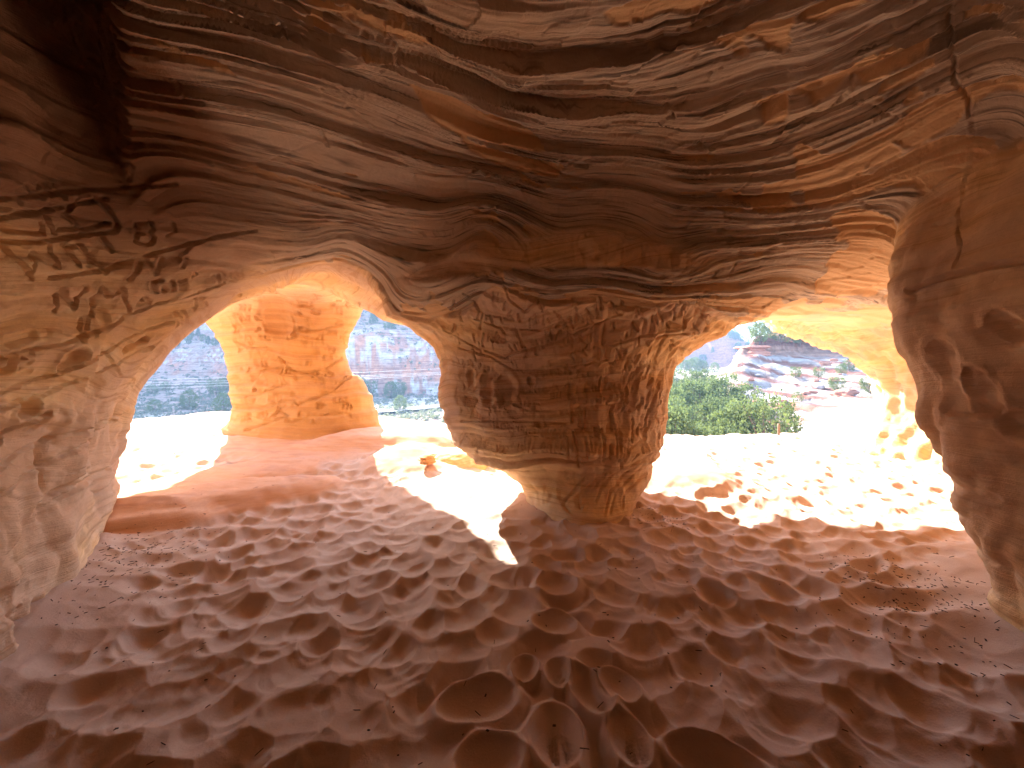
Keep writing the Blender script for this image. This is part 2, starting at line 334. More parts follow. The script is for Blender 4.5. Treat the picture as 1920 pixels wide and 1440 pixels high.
# hard beds above the undercut foot of the centre pillar
Dw += isC * (.05 * np.exp(-((sw - .62) / .07) ** 2) + .035 * np.exp(-((sw - .50) / .03) ** 2) - .03 * np.exp(-((sw - .41) / .05) ** 2))
Dw += isO * (.09 * (np.abs(noise3(x * 3.5, y * 3.5, z * 2.5, 35)) - .3) + .05 * noise3(x * 8, y * 8, z * 5, 36) + .03 * noise3(x * 17, y * 17, z * 11, 37))
D = Dw * (1 - cw) + Dc * cw
log('relief')

# ------------------------------------------------------------------ carved letters, cracks and hollows, each a stroke laid on the rock
FONT = {'A': [[(0,0),(.5,1),(1,0)],[(.2,.4),(.8,.4)]], 'B': [[(0,0),(0,1),(.8,.9),(.8,.6),(0,.52),(.95,.4),(.9,.08),(0,0)]], 'C': [[(1,.9),(.3,1),(0,.5),(.3,0),(1,.1)]],
 'D': [[(0,0),(0,1),(.9,.7),(.9,.3),(0,0)]], 'E': [[(1,1),(0,1),(0,0),(1,0)],[(0,.5),(.7,.5)]], 'G': [[(1,.9),(.3,1),(0,.5),(.3,0),(1,.1),(1,.45),(.6,.45)]],
 'H': [[(0,0),(0,1)],[(1,0),(1,1)],[(0,.5),(1,.5)]], 'I': [[(.5,0),(.5,1)]], 'J': [[(.8,1),(.8,.2),(.4,0),(.1,.2)]], 'K': [[(0,0),(0,1)],[(.9,1),(0,.45),(.9,0)]],
 'L': [[(0,1),(0,0),(.9,0)]], 'M': [[(0,0),(0,1),(.5,.4),(1,1),(1,0)]], 'N': [[(0,0),(0,1),(1,0),(1,1)]], 'O': [[(.5,1),(0,.6),(.1,.1),(.6,0),(1,.4),(.9,.85),(.5,1)]],
 'P': [[(0,0),(0,1),(.9,.9),(.9,.55),(0,.5)]], 'R': [[(0,0),(0,1),(.9,.9),(.9,.55),(0,.5),(.9,0)]], 'S': [[(.9,.9),(.2,1),(.1,.6),(.8,.45),(.9,.1),(.1,0)]],
 'T': [[(.5,0),(.5,1)],[(0,1),(1,1)]], 'U': [[(0,1),(.05,.1),(.9,.1),(1,1)]], 'V': [[(0,1),(.5,0),(1,1)]], 'W': [[(0,1),(.25,0),(.5,.7),(.75,0),(1,1)]], 'X': [[(0,0),(1,1)],[(0,1),(1,0)]], 'Y': [[(0,1),(.5,.5),(1,1)],[(.5,.5),(.5,0)]], '+': [[(.5,.1),(.5,.9)],[(.1,.5),(.9,.5)]], '1': [[(.5,0),(.5,1)]], '0': [[(.5,1),(0,.5),(.5,0),(1,.5),(.5,1)]], '8': [[(.5,1),(.1,.75),(.9,.3),(.5,0),(.1,.3),(.9,.75),(.5,1)]]}
strokes = []                                     # (image points, half width m, depth m)
def line(pts, w, d): strokes.append((pts, w, d))
def text(s, px, py, h, w, d, ang=0, asp=.6):
    ca, sb = math.cos(math.radians(ang)), math.sin(math.radians(ang)); ox = 0
    for ch in s:
        for st in FONT.get(ch, []):
            strokes.append(([(px + (ox + a * h * asp) * ca - b * h * sb * 0 - b * h * sb, py - (ox + a * h * asp) * sb - b * h * ca) for a, b in st], w, d))
        ox += h * (asp + .28)
for s in ([(0,453),(73,453),(146,445),(187,441),(217,437),(224,424),(208,401),(181,371)], [(83,407),(104,440)], [(92,457),(102,499)], [(8,462),(30,490),(54,520)], [(52,520),(56,474)], [(58,474),(96,499)],
          [(127,464),(146,497)], [(129,464),(158,462)], [(158,466),(198,510)], [(196,449),(215,474)], [(125,403),(145,420),(162,441)], [(146,376),(131,399)], [(162,432),(206,420)], [(112,430),(146,431)],
          [(73,418),(78,437)], [(0,424),(20,432),(75,437)]): line(s, .011, .024)
for s in ([(27,355),(46,383)], [(33,372),(50,368)], [(48,347),(58,362)], [(55,347),(80,372)], [(85,346),(97,368)], [(85,346),(75,352)], [(112,352),(120,372)], [(135,357),(150,360)]): line(s, .010, .016)
line([(256,420),(258,457)], .010, .022); line([(256,420),(283,419),(288,432),(280,440),(262,441)], .010, .022); line([(280,440),(291,450),(287,461),(275,464),(260,458)], .010, .022)
line([(325,420),(328,435),(316,446)], .010, .014)
line([(244,524),(271,487),(286,503)], .015, .018); line([(290,512),(306,489)], .013, .016); line([(340,500),(350,483)], .011, .013)
for s in ([(110,541),(112,585)], [(113,541),(146,580)], [(146,580),(158,537)], [(175,591),(188,539)], [(188,539),(208,560),(229,541)], [(229,541),(246,585)], [(155,600),(148,640)]): line(s, .011, .024)
line([(264,575),(276,560),(286,573),(264,575)], .013, .016)
line([(300,524),(286,529),(286,546),(294,549)], .014, .022); line([(304,537),(306,546)], .014, .018); line([(321,526),(323,543)], .014, .02)
for s in ([(333,526),(335,540)], [(333,526),(346,522)], [(335,533),(346,531)], [(335,540),(347,537)], [(360,520),(364,510),(370,516)], [(372,510),(384,505)]): line(s, .01, .014)
text('YAON', 405, 535, 16, .009, .010, 14); text('JS', 362, 584, 20, .012, .014, 12); text('AL', 330, 612, 22, .014, .016, 12); text('E', 45, 700, 34, .013, .014, 10)
text('JOE', 420, 578, 14, .008, .009, 20)
# hollows on the left wall
for a, w, d in (([(22,680),(24,683)], .045, .05), ([(118,680),(140,668)], .05, .055), ([(238,655),(274,640)], .028, .035), ([(272,656),(284,652)], .02, .03), ([(60,772),(70,768)], .045, .05), ([(78,800),(84,795)], .03, .03),
                ([(78,1140),(84,1138)], .05, .035), ([(30,1180),(50,1160)], .07, .03), ([(190,585),(196,610)], .03, .02), ([(20,640),(60,630)], .03, .02)): line(a, w, d)
for a in ([(0,668),(120,640),(230,600),(340,560),(420,530)], [(0,742),(110,700),(230,640),(330,600)], [(0,770),(90,740),(200,690),(300,640)], [(0,880),(60,850),(120,820),(240,775)], [(0,930),(60,895),(130,850),(220,790)], [(78,960),(110,940),(160,900),(222,862)],
          [(90,520),(200,505),(300,478),(400,445),(480,435)], [(0,375),(120,360),(240,350),(330,345)], [(0,410),(110,390),(200,372)]): line(a, .011, .02)
line([(80,952),(130,915),(200,880)], .02, .028); line([(0,850),(50,800),(95,775)], .014, .03)
# right wall
line([(1762,662),(1774,688)], .07, .03); line([(1850,730),(1860,760)], .05, .03); line([(1880,600),(1900,620)], .05, .03); 
line([(1905,790),(1915,800)], .05, .04); line([(1830,700),(1836,720)], .04, .03)
line([(1782,0),(1784,80),(1792,150),(1815,190),(1822,260),(1818,310),(1800,350),(1790,400),(1787,470),(1782,500)], .0055, .02)
line([(1740,420),(1780,410)], .012, .012); line([(1700,545),(1760,520),(1840,500),(1919,490)], .015, .03)
# ceiling cracks and loose flakes
for a in ([(700,100),(735,105),(760,130),(940,200)], [(520,30),(530,50),(535,80)], [(1310,268),(1330,285)], [(1560,200),(1575,185),(1600,150)], [(1250,200),(1265,215)], [(1100,440),(1105,470)], [(880,390),(905,400),(930,390)], [(1360,385),(1400,370),(1440,375),(1475,372)], [(1670,100),(1680,92)], [(330,160),(345,185),(380,190)], [(600,240),(615,275)]): line(a, .011, .016)
line([(1105,455),(1112,465)], .05, -.035); line([(655,205),(700,250),(715,262)], .02, .012); line([(735,95),(700,90),(690,85)], .02, -.02)
line([(1390,378),(1470,372)], .03, .03); line([(1050,300),(1100,312)], .015, .02); line([(990,300),(1060,330),(1140,345)], .012, .02)
line([(1180,440),(1330,455),(1450,450)], .03, .022)
# centre pillar
for a, w, d in (([(948,722),(946,745)], .075, .05), ([(912,715),(912,745)], .06, .035), ([(1120,806),(1122,822)], .028, .05), ([(995,712),(996,718)], .028, .035), ([(1168,780),(1174,800)], .055, .03), ([(1186,740),(1190,760)], .04, .035),
                ([(1110,770),(1115,790)], .04, .02), ([(955,770),(965,780)], .05, .02), ([(878,700),(880,715)], .045, .03), ([(1010,795),(1012,800)], .03, .03), ([(1205,810),(1210,820)], .03, .03), ([(1035,680),(1060,676)], .03, .02)): line(a, w, d)
for a in ([(960,757),(995,772),(1045,770),(1095,757),(1127,737)], [(830,620),(890,655),(945,672),(965,662),(1000,652),(1050,640),(1110,612),(1165,590)], [(857,655),(920,672),(960,695),(1025,695),(1075,687),(1140,675)],
          [(860,790),(930,790),(1060,795)], [(900,860),(960,868),(1030,862),(1100,870),(1160,850),(1210,820)], [(880,560),(900,590),(960,600)], [(945,530),(955,560),(985,585),(1010,560)], [(1040,580),(1065,610),(1075,640)], [(1130,650),(1200,630),(1280,615)],
          [(890,600),(930,615),(1010,620)], [(870,550),(895,580),(912,600)], [(1210,640),(1260,628),(1310,622)], [(1240,600),(1275,612),(1300,600)]): line(a, .010, .016)
line([(1135,690),(1136,740)], .008, .011); line([(1135,683),(1168,680),(1166,715)], .008, .011)
text('H', 925, 567, 16, .009, .010); text('PHB', 1202, 695, 15, .008, .011, 3); text('MTP', 1172, 722, 15, .008, .011, 3); text('OST', 1156, 745, 15, .009, .012, 6); text('S', 1160, 762, 12, .008, .010)
text('MK', 1133, 893, 12, .008, .010); text('GENIN', 985, 822, 14, .010, .012); text('BOX', 925, 808, 14, .009, .010, 4); text('VAR', 975, 770, 16, .009, .012, -4); text('ROB', 915, 640, 14, .009, .012, -6); text('LUKE', 1050, 650, 12, .007, .009, 6)
rs = random.Random(11); AL = 'AEHIKLMNPRTUVX+10'
for row in range(15):
    py = 688 + row * 11.5; px = 842 + rs.uniform(0, 20)
    while px < 1236:
        h = rs.uniform(9, 17); s = ''.join(rs.choice(AL) for _ in range(rs.randint(2, 5)))
        if rs.random() < (.6 if px < 1080 else .4): text(s, px, py + rs.uniform(-4, 4), h, rs.uniform(.006, .010), rs.uniform(.007, .013), rs.uniform(-8, 8), rs.uniform(.35, .6))
        px += h * .85 * len(s) + rs.uniform(3, 22)
for k in range(120):                             # worn vertical gouges on its right side
    px = rs.uniform(1060, 1245); py = rs.uniform(650, 850); l = rs.uniform(12, 42); lean = (px - 1120) * .09
    line([(px, py), (px - lean * .5 + rs.uniform(-2, 2), py + l * .5), (px - lean, py + l)], rs.uniform(.009, .02), rs.uniform(.014, .030))
for k in range(110):
    px = rs.uniform(840, 1330); py = rs.uniform(560, 660); l = rs.uniform(8, 24); a = math.radians(rs.uniform(50, 120))
    line([(px, py), (px + l * math.cos(a), py + l * math.sin(a))], rs.uniform(.008, .014), rs.uniform(.012, .02))
for k, (x0, y0, x1, y1) in enumerate([(1215,850,1128,965),(1222,865,1140,960),(1200,860,1110,940),(1190,880,1085,930),(1228,880,1165,950),(1140,890,1080,950),(1100,900,1060,960)]):
    mx = (x0 + x1) / 2 - 22; line([(x0, y0), (mx + 20, (y0 + y1) / 2 - 8), (mx - 4, (y0 + y1) / 2 + 14), (x1 + 8, y1)], .013, .013)
# far pillar
for a in ([(429,722),(469,718),(495,695),(535,684)], [(440,767),(491,764),(535,751),(549,751),(558,758),(593,747),(624,733),(655,707)], [(433,795),(458,806),(491,798),(531,782),(549,791),(580,782),(640,775)],
          [(487,538),(518,549),(540,573),(553,604),(551,631)], [(522,669),(549,695),(575,700),(610,690),(642,671)], [(440,640),(470,652),(500,650)], [(430,745),(480,740),(540,718)], [(560,620),(600,618),(640,610)], [(500,790),(520,770),(540,780)]): line(a, .018, .035)
line([(518,575),(522,610)], .22, .07); line([(475,730),(476,732)], .03, .05)
text('PMH', 452, 640, 13, .014, .016, -8, .45); text('H', 437, 610, 16, .013, .016); text('NVI', 472, 672, 15, .014, .018, -14); text('MU', 500, 665, 12, .012, .014, -10); text('PHB', 572, 650, 14, .012, .014); text('LUKX', 500, 722, 12, .012, .014); text('JAN', 530, 765, 8, .009, .012)
for row in range(20):
    py = 565 + row * 12; px = 440 + rs.uniform(0, 15)
    while px < 650:
        h = rs.uniform(6, 11); s = ''.join(rs.choice(AL) for _ in range(rs.randint(2, 4)))
        if rs.random() < .75: text(s, px, py + rs.uniform(-4, 4), h, rs.uniform(.011, .018), rs.uniform(.016, .028), rs.uniform(-10, 6), rs.uniform(.3, .5))
        px += h * .8 * len(s) + rs.uniform(5, 30)
allp = []; seg_of = []
for si, (pts, w, dp) in enumerate(strokes):
    for a, b in zip(pts[:-1], pts[1:]):
        n = max(1, int(math.hypot(a[0] - b[0], a[1] - b[1]) / 14))
        for k in range(n):
            for t in (k / n, (k + 1) / n): allp.append((a[0] + (b[0] - a[0]) * t, a[1] + (b[1] - a[1]) * t))
            seg_of.append(si)
SP, sh = raycast(allp, 9.0)
fr = v[:, 1] > .35
vpx = np.where(fr, 960 + v[:, 0] / np.maximum(v[:, 1], .35) * F0, -9999); vpy = np.where(fr, HY - (v[:, 2] - EYE) / np.maximum(v[:, 1], .35) * F0, -9999)
BN = 12; bx = np.floor(vpx / BN).astype(int); by = np.floor(vpy / BN).astype(int); NB = 200
inb = (bx >= -10) & (bx < NB - 10) & (by >= -10) & (by < NB - 10)
key = np.where(inb, (by + 10) * NB + bx + 10, NB * NB); order = np.argsort(key, kind='stable'); starts = np.searchsorted(key[order], np.arange(NB * NB + 1))
vs_ = v.astype(f32); carve = np.zeros(len(v), f32)
for i, si in enumerate(seg_of):
    if not (sh[2 * i] and sh[2 * i + 1]): continue
    A, B = SP[2 * i].astype(f32), SP[2 * i + 1].astype(f32); AB = B - A; L2 = float(AB @ AB)
    if L2 > .35 ** 2: continue
    _, w, dp = strokes[si]; m = w * 1.6 / min(A[1], B[1]) * F0 * 1.2 + 3; (ax_, ay_), (bx_, by_) = allp[2 * i], allp[2 * i + 1]
    x0 = int((min(ax_, bx_) - m) // BN) + 10; x1 = int((max(ax_, bx_) + m) // BN) + 10; y0 = int((min(ay_, by_) - m) // BN) + 10; y1 = int((max(ay_, by_) + m) // BN) + 10
    x0 = max(x0, 0); y0 = max(y0, 0); x1 = min(x1, NB - 1); y1 = min(y1, NB - 1)
    if x1 < x0 or y1 < y0: continue
    ids = np.concatenate([order[starts[r * NB + x0]:starts[r * NB + x1 + 1]] for r in range(y0, y1 + 1)])
    if not len(ids): continue
    P = vs_[ids] - A; t = np.clip((P @ AB) / max(L2, 1e-9), 0, 1); dist = np.sqrt(((P - t[:, None] * AB) ** 2).sum(1)) / w
    c = dp * (sstep(1.25, .35, dist) - .22 * np.exp(-((dist - 1.45) / .22) ** 2)); k = dist < 2
    ids = ids[k]; c = c[k]; cur = carve[ids]; carve[ids] = np.where(np.abs(c) > np.abs(cur), c, cur)
log('carving: %d segments' % len(seg_of))
D = D - carve - .03 * tuck
v = v + nn * D[:, None]
nn = vnormals(v, q)
# flat attributes for the material
sv = np.where(cw > .5, sc * .12, sw).astype(f32)

# ------------------------------------------------------------------ materials
def new_mat(name, rough=.95):
    m = bpy.data.materials.new(name); m.use_nodes = True; nt = m.node_tree; b = nt.nodes['Principled BSDF']
    b.inputs['Roughness'].default_value = rough; b.inputs['Specular IOR Level'].default_value = .2
    return m, nt, b
class NT:
    def __init__(s, nt): s.nt = nt
    def link(s, a, b): s.nt.links.new(a, b)
    def node(s, t, **k):
        n = s.nt.nodes.new(t)
        for a, b in k.items(): setattr(n, a, b)
        return n
    def val(s, n, i, x):
        if hasattr(x, 'is_output'): s.link(x, n.inputs[i])
        else: n.inputs[i].default_value = x
    def math(s, op, a, b=0.0, c=0.0):
        n = s.node('ShaderNodeMath', operation=op); s.val(n, 0, a); s.val(n, 1, b); s.val(n, 2, c); return n.outputs[0]
    def attr(s, name): return s.node('ShaderNodeAttribute', attribute_name=name).outputs['Fac']
    def noise(s, vec, scale, detail=4, rough=.55, dist=0.0):
        n = s.node('ShaderNodeTexNoise'); s.link(vec, n.inputs['Vector']); n.inputs['Scale'].default_value = scale; n.inputs['Detail'].default_value = detail
        n.inputs['Roughness'].default_value = rough; n.inputs['Distortion'].default_value = dist; return n.outputs['Fac']
    def ramp(s, fac, stops, interp='LINEAR'):
        n = s.node('ShaderNodeValToRGB'); n.color_ramp.interpolation = interp; e = n.color_ramp.elements
        while len(e) < len(stops): e.new(.5)
        for el, (p, c) in zip(e, stops): el.position = p; el.color = (*c, 1) if len(c) == 3 else c
        s.link(fac, n.inputs[0]); return n.outputs[0]
    def mix(s, fac, a, b, mode='MIX'):
        n = s.node('ShaderNodeMix', data_type='RGBA', blend_type=mode); s.val(n, 0, fac)
        for i, x in ((6, a), (7, b)):
            if hasattr(x, 'is_output'): s.link(x, n.inputs[i])
            else: n.inputs[i].default_value = (*x, 1)
        return n.outputs[2]
    def bump(s, h, strength, dist, nrm=None):
        n = s.node('ShaderNodeBump'); n.inputs['Strength'].default_value = strength; n.inputs['Distance'].default_value = dist; s.link(h, n.inputs['Height'])
        if nrm: s.link(nrm, n.inputs['Normal'])
        return n.outputs[0]
def rock_material():
    m, nt, b = new_mat('sandstone'); N = NT(nt); geo = N.node('ShaderNodeNewGeometry').outputs['Position']
    sep = N.node('ShaderNodeSeparateXYZ'); N.link(geo, sep.inputs[0])
    svn = N.attr('bedding'); cwn = N.attr('skin'); fln = N.attr('flaked'); tin = N.attr('pale')
    def bedvec(kx, ks):
        c = N.node('ShaderNodeCombineXYZ'); N.link(N.math('MULTIPLY', sep.outputs[0], kx), c.inputs[0]); N.link(N.math('MULTIPLY', sep.outputs[1], kx), c.inputs[1]); N.link(N.math('MULTIPLY', svn, ks), c.inputs[2]); return c.outputs[0]
    b1 = N.noise(bedvec(.5, 9), 1, 3); b2 = N.noise(bedvec(1.2, 46), 1, 4, .65); b3 = N.noise(bedvec(2.5, 150), 1, 2, .6)
    n_big = N.noise(geo, 1.1, 4); n_mid = N.noise(geo, 5, 5, .6); n_fine = N.noise(geo, 42, 4, .7); n_grain = N.noise(geo, 260, 2, .8)
    # warm sandstone of walls and pillars
    wall = N.ramp(b1, [(.25, (.76, .47, .22)), (.42, (.82, .54, .25)), (.52, (.86, .63, .34)), (.62, (.78, .54, .31)), (.78, (.82, .54, .23))])
    wall = N.mix(N.ramp(n_big, [(.42, (0, 0, 0)), (.6, (1, 1, 1))]), wall, (.64, .45, .30))
    wall = N.mix(N.ramp(b2, [(.36, (.55, .55, .55)), (.48, (0, 0, 0))]), wall, (.50, .29, .14))
    wall = N.mix(N.ramp(b3, [(.6, (0, 0, 0)), (.75, (.22, .22, .22))]), wall, (.80, .56, .30))
    wall = N.mix(tin, wall, N.mix(n_mid, (.62, .42, .27), (.74, .53, .36)))
    wall = N.mix(N.ramp(n_mid, [(.64, (0, 0, 0)), (.72, (.4, .4, .4))]), wall, (.42, .24, .12))
    wall = N.mix(N.math('MULTIPLY', N.attr('ochre'), .85), wall, N.ramp(b1, [(.3, (.36, .165, .05)), (.5, (.48, .235, .075)), (.7, (.40, .185, .07))]))
    # dark desert skin of the ceiling
    skin = N.ramp(b2, [(.3, (.28, .22, .165)), (.45, (.46, .36, .27)), (.55, (.60, .48, .35)), (.66, (.34, .265, .20)), (.8, (.66, .50, .34))])
    skin = N.mix(N.ramp(b1, [(.4, (0, 0, 0)), (.62, (.8, .8, .8))]), skin, (.60, .50, .39))
    skin = N.mix(N.ramp(n_big, [(.45, (0, 0, 0)), (.62, (.7, .7, .7))]), skin, (.58, .44, .30))
    skin = N.mix(N.ramp(b3, [(.55, (0, 0, 0)), (.68, (.8, .8, .8))]), skin, (.13, .10, .08))
    fresh = N.mix(n_mid, (.62, .40, .21), (.76, .52, .29))
    skin = N.mix(fln, skin, fresh)
    col = N.mix(cwn, wall, skin)
    col = N.mix(N.attr('shade_brown'), col, N.mix(n_mid, (.22, .12, .07), (.32, .18, .10)))  # painted shade of the top-left recess, with the browner upper left wall
    col = N.mix(.22, col, N.ramp(n_fine, [(.3, (.55, .55, .55)), (.7, (1, 1, 1))]), 'MULTIPLY')
    N.link(col, b.inputs['Base Color'])
    h = N.math('ADD', N.math('MULTIPLY', n_fine, .6), N.math('MULTIPLY', n_grain, .25)); h = N.math('ADD', h, N.math('MULTIPLY', b3, .45)); h = N.math('ADD', h, N.math('MULTIPLY', n_mid, .5))
    N.link(N.bump(h, .8, .012), b.inputs['Normal'])
    return m
M_rock = rock_material()
shade_brown = np.clip(sstep(-1.3, -1.65, x + .1 * noise3(x * 3, y * 3, z * 3, 43)) * sstep(2.5, 1.9, y - .25 * x - .6) * sstep(1.9, 2.2, z) + .3 * isL * sstep(1.2, 1.9, z + .2 * noise3(x * 2, y * 2, z * 2, 44)) , 0, 1)  # recess shade put into the colour, plus a browner tone high on the left wall
def mk_mesh(name, v, q, mat=None, attrs=None, normals=None, smooth=True, cols=None):
    me = bpy.data.meshes.new(name); k = q.shape[1]
    me.vertices.add(len(v)); me.vertices.foreach_set('co', np.ascontiguousarray(v, dtype=f32).ravel())
    me.loops.add(q.size); me.loops.foreach_set('vertex_index', np.ascontiguousarray(q, dtype=np.int32).ravel())
    me.polygons.add(len(q)); me.polygons.foreach_set('loop_start', np.arange(0, q.size, k, dtype=np.int32))
    me.polygons.foreach_set('use_smooth', np.full(len(q), smooth)); me.update()
    for an, av in (attrs or {}).items():
        at = me.attributes.new(an, 'FLOAT', 'POINT'); at.data.foreach_set('value', np.ascontiguousarray(av, dtype=f32))
    if cols is not None:
        at = me.attributes.new('tint', 'FLOAT_COLOR', 'POINT'); at.data.foreach_set('color', np.ascontiguousarray(np.concatenate([cols, np.ones((len(cols), 1))], 1), dtype=f32).ravel())
    if normals is not None: me.normals_split_custom_set_from_vertices(np.ascontiguousarray(normals, dtype=f32))
    o = bpy.data.objects.new(name, me); scene.collection.objects.link(o)
    if mat: me.materials.append(mat)
    return o
def tag(o, label=None, cat=None, group=None, kind=None):
    if kind: o['kind'] = kind
    if label: o['label'] = label
    if cat: o['category'] = cat
    if group: o['group'] = group
    return o
pale = np.clip(isL * sstep(1.25, 1.0, z + .22 * (y - 2) + .1 * noise3(x * 3, y * 3, z * 3, 40)) * sstep(.1, .45, z + .25 * noise3(x * 4, y * 4, z * 4, 41)) + .6 * isR * sstep(-.1, .4, noise3(x * 2, y * 2, z * 2, 42)) + .7 * isF * sstep(.8, .1, z) * .6, 0, 1)
dw = dd.copy(); dw[:, 0] -= .12                  # ceiling keeps the flared joints
who = np.argmin(dw, 1); fw = np.array([np.bincount(r, minlength=6).argmax() for r in []]) if False else who[q[:, 0]]
cave_defs = [('ceiling', None, None, 'structure'),
 ('rock_pillar', 'thick central sandstone pillar covered in carved letters, undercut at its foot', 'rock pillar', None),
 ('rock_pillar', 'glowing orange sandstone pillar further back, between the two left openings', 'rock pillar', None),
 ('rock_wall', 'left cave wall of layered sandstone with big carved letters', 'rock wall', None),
 ('rock_wall', 'scalloped brown cave wall on the right edge of the cave', 'rock wall', None),
 ('rock_outcrop', 'sunlit orange and white rock mass standing outside the right opening', 'rock', None)]
for k, (nm, lab, cat, kind) in enumerate(cave_defs):
    qs = q[fw == k]; u, inv = np.unique(qs, return_inverse=True)
    o = mk_mesh(nm, v[u], inv.reshape(qs.shape), M_rock, {'bedding': sv[u], 'skin': cw[u], 'flaked': flk[u], 'pale': pale[u], 'shade_brown': shade_brown[u], 'ochre': ochre[u]}, nn[u])
    tag(o, lab, cat, None, kind)
log('cave built')
# ------------------------------------------------------------------ ground inside and around the cave
def zz(py, d): return EYE + (HY - py) / F0 * d
DT = np.array([8, 10, 12, 14, 18, 25, 32, 40, 46, 52, 58, 62, 66, 68, 70, 74, 80, 90, 100, 110, 118, 122, 126, 130, 136, 145, 155, 165, 180, 195, 215, 230, 240, 256, 270, 300, 400, 800.])
L1 = [(8,.2),(14,-4.5),(30,-8),(72,-8.7),(110,-7.8),(140,-4.5),(155,3),(170,11),(185,16),(215,80),(245,150),(400,165),(800,170)]
TC = {-900: L1, 150: L1,
 300: [(8,.42),(14,-4.5),(30,-8),(72,-8.7),(110,-7.8),(140,-4),(150,4),(165,9),(185,17),(215,80),(245,150),(400,165),(800,170)],
 395: [(8,.5),(14,-4.2),(30,-8),(72,-8.7),(110,-7.8),(135,-3),(150,8),(165,17),(185,24),(215,85),(245,150),(400,165),(800,170)],
 470: [(8,.5),(14,-4.2),(30,-8),(72,-8.7),(110,-8),(125,-3),(150,14),(180,40),(215,90),(245,135),(400,150),(800,150)],
 560: [(8,.4),(14,-4.2),(30,-8),(80,-8.6),(112,-8),(122,-4),(130,15),(145,22),(180,50),(240,95),(300,105),(800,120)],
 650: [(8,.35),(14,-4.2),(30,-8),(80,-8.4),(116,-7.6),(122,0),(126,12),(136,19),(155,30),(200,66),(240,92),(300,100),(800,110)],
 730: [(8,.3),(14,-4.2),(30,-8),(80,-8.4),(118,-7.5),(123,2),(128,13),(140,19),(160,30),(200,60),(240,86),(300,95),(800,100)],
 830: [(8,.15),(14,-4.5),(30,-8),(80,-8.3),(118,-7.2),(124,2),(130,11),(145,17),(180,40),(240,75),(300,85),(800,90)],
 950: [(8,.1),(14,-5),(30,-7),(80,-7),(118,-6),(128,3),(136,9),(160,20),(240,50),(300,60),(800,60)],
 1150: [(8,0),(14,-5),(25,-6),(60,-4.8),(100,-2.5),(150,-1),(200,0),(238,2),(256,22),(400,30),(800,35)],
 1240: [(8,0),(14,-5),(25,-6),(46,-4.8),(80,-2.6),(150,-.6),(200,.4),(238,2),(256,21),(300,25),(400,28),(800,30)],
 1325: [(8,0),(14,-5),(25,-6),(46,-4.8),(62,-2.6),(80,-2.2),(150,-.5),(200,.4),(238,2),(256,24),(300,29),(800,30)],
 1350: [(8,0),(14,-5),(25,-6),(46,-4.5),(52,-2.6),(58,-.9),(66,0),(80,-1),(150,-.5),(200,.5),(238,2),(256,24),(300,28),(800,30)],
 1392: [(8,0),(14,-4.8),(25,-5.8),(40,-5),(46,-3.2),(58,.7),(64,2.4),(66,3.2),(68,5.0),(80,5.2),(110,4),(165,2),(238,3),(256,20),(300,22),(800,22)],
 1420: [(8,0),(14,-4.5),(25,-5.7),(40,-5),(52,-1.4),(64,2.6),(66,3.6),(68,6.4),(80,7.4),(100,8),(165,6),(270,12),(800,14)],
 1470: [(8,0),(10,-.5),(14,-2.8),(25,-5.2),(36,-4.8),(46,-2.8),(58,.4),(66,3.3),(68,5.9),(80,8.4),(90,10.8),(100,12.4),(145,12),(800,14)],
 1530: [(8,0),(10,-.1),(12,-.35),(14,-.9),(18,-2.6),(25,-4.6),(34,-3.8),(46,-2),(58,1),(66,3.6),(68,6),(80,9.2),(90,12),(110,15),(155,18),(800,20)],
 1640: [(8,.02),(10,-.02),(14,-.5),(18,-1.6),(25,-3),(32,-2.6),(46,-1),(58,1.6),(66,4.2),(68,6.6),(80,11),(110,18),(155,24),(800,30)],
 1900: [(8,.1),(14,0),(25,-1),(46,1),(66,7),(80,12),(110,20),(155,28),(800,34)],
 2900: [(8,.2),(14,0),(25,1),(46,4),(66,10),(110,20),(155,26),(800,34)]}
tcx = np.array(sorted(TC)); LG = np.log(DT)
TT = np.array([np.interp(np.log(DT), np.log([a for a, b in TC[c]]), [b for a, b in TC[c]]) for c in tcx])
def terr(px, d):
    px = np.clip(px, tcx[0], tcx[-1] - .01); d = np.clip(d, 8, 799)
    i = np.searchsorted(tcx, px, side='right') - 1; u = (px - tcx[i]) / (tcx[i + 1] - tcx[i]); u = u * u * (3 - 2 * u) * .5 + u * .5
    j = np.clip(np.searchsorted(DT, d, side='right') - 1, 0, len(DT) - 2); w = (np.log(d) - LG[j]) / (LG[j + 1] - LG[j])
    return (TT[i, j] * (1 - u) + TT[i + 1, j] * u) * (1 - w) + (TT[i, j + 1] * (1 - u) + TT[i + 1, j + 1] * u) * w
gin = tps_fit([(0,0),(0,2),(0,4),(2,4),(2,6),(5,6),(7,5),(-2,0),(2,0),(-1,5.2),(-3.2,3.2),(-2.8,5.2),(-4.8,5.2),(-3,6.2),(-5.5,7.8),(-3.8,8),(-2.4,8),(-1.2,8),(0,8),(3,8),(6,8),(9,8),(-8,8),(-7,4),(0,-3),(-5,-3),(5,-3),(-1.9,6.6),(.9,8)],
              [0,0,0,0,0,0,0,0,0,.05,.02,.10,.16,.22,.45,.5,.38,.25,.1,0,0,0,.2,.1,0,0,0,.24,.02], 1e-2)
def bell(x, y, cx, cy, rx, ry, a=0):
    c, s = math.cos(a), math.sin(a); u = ((x - cx) * c + (y - cy) * s) / rx; w = (-(x - cx) * s + (y - cy) * c) / ry; return np.exp(-(u * u + w * w))
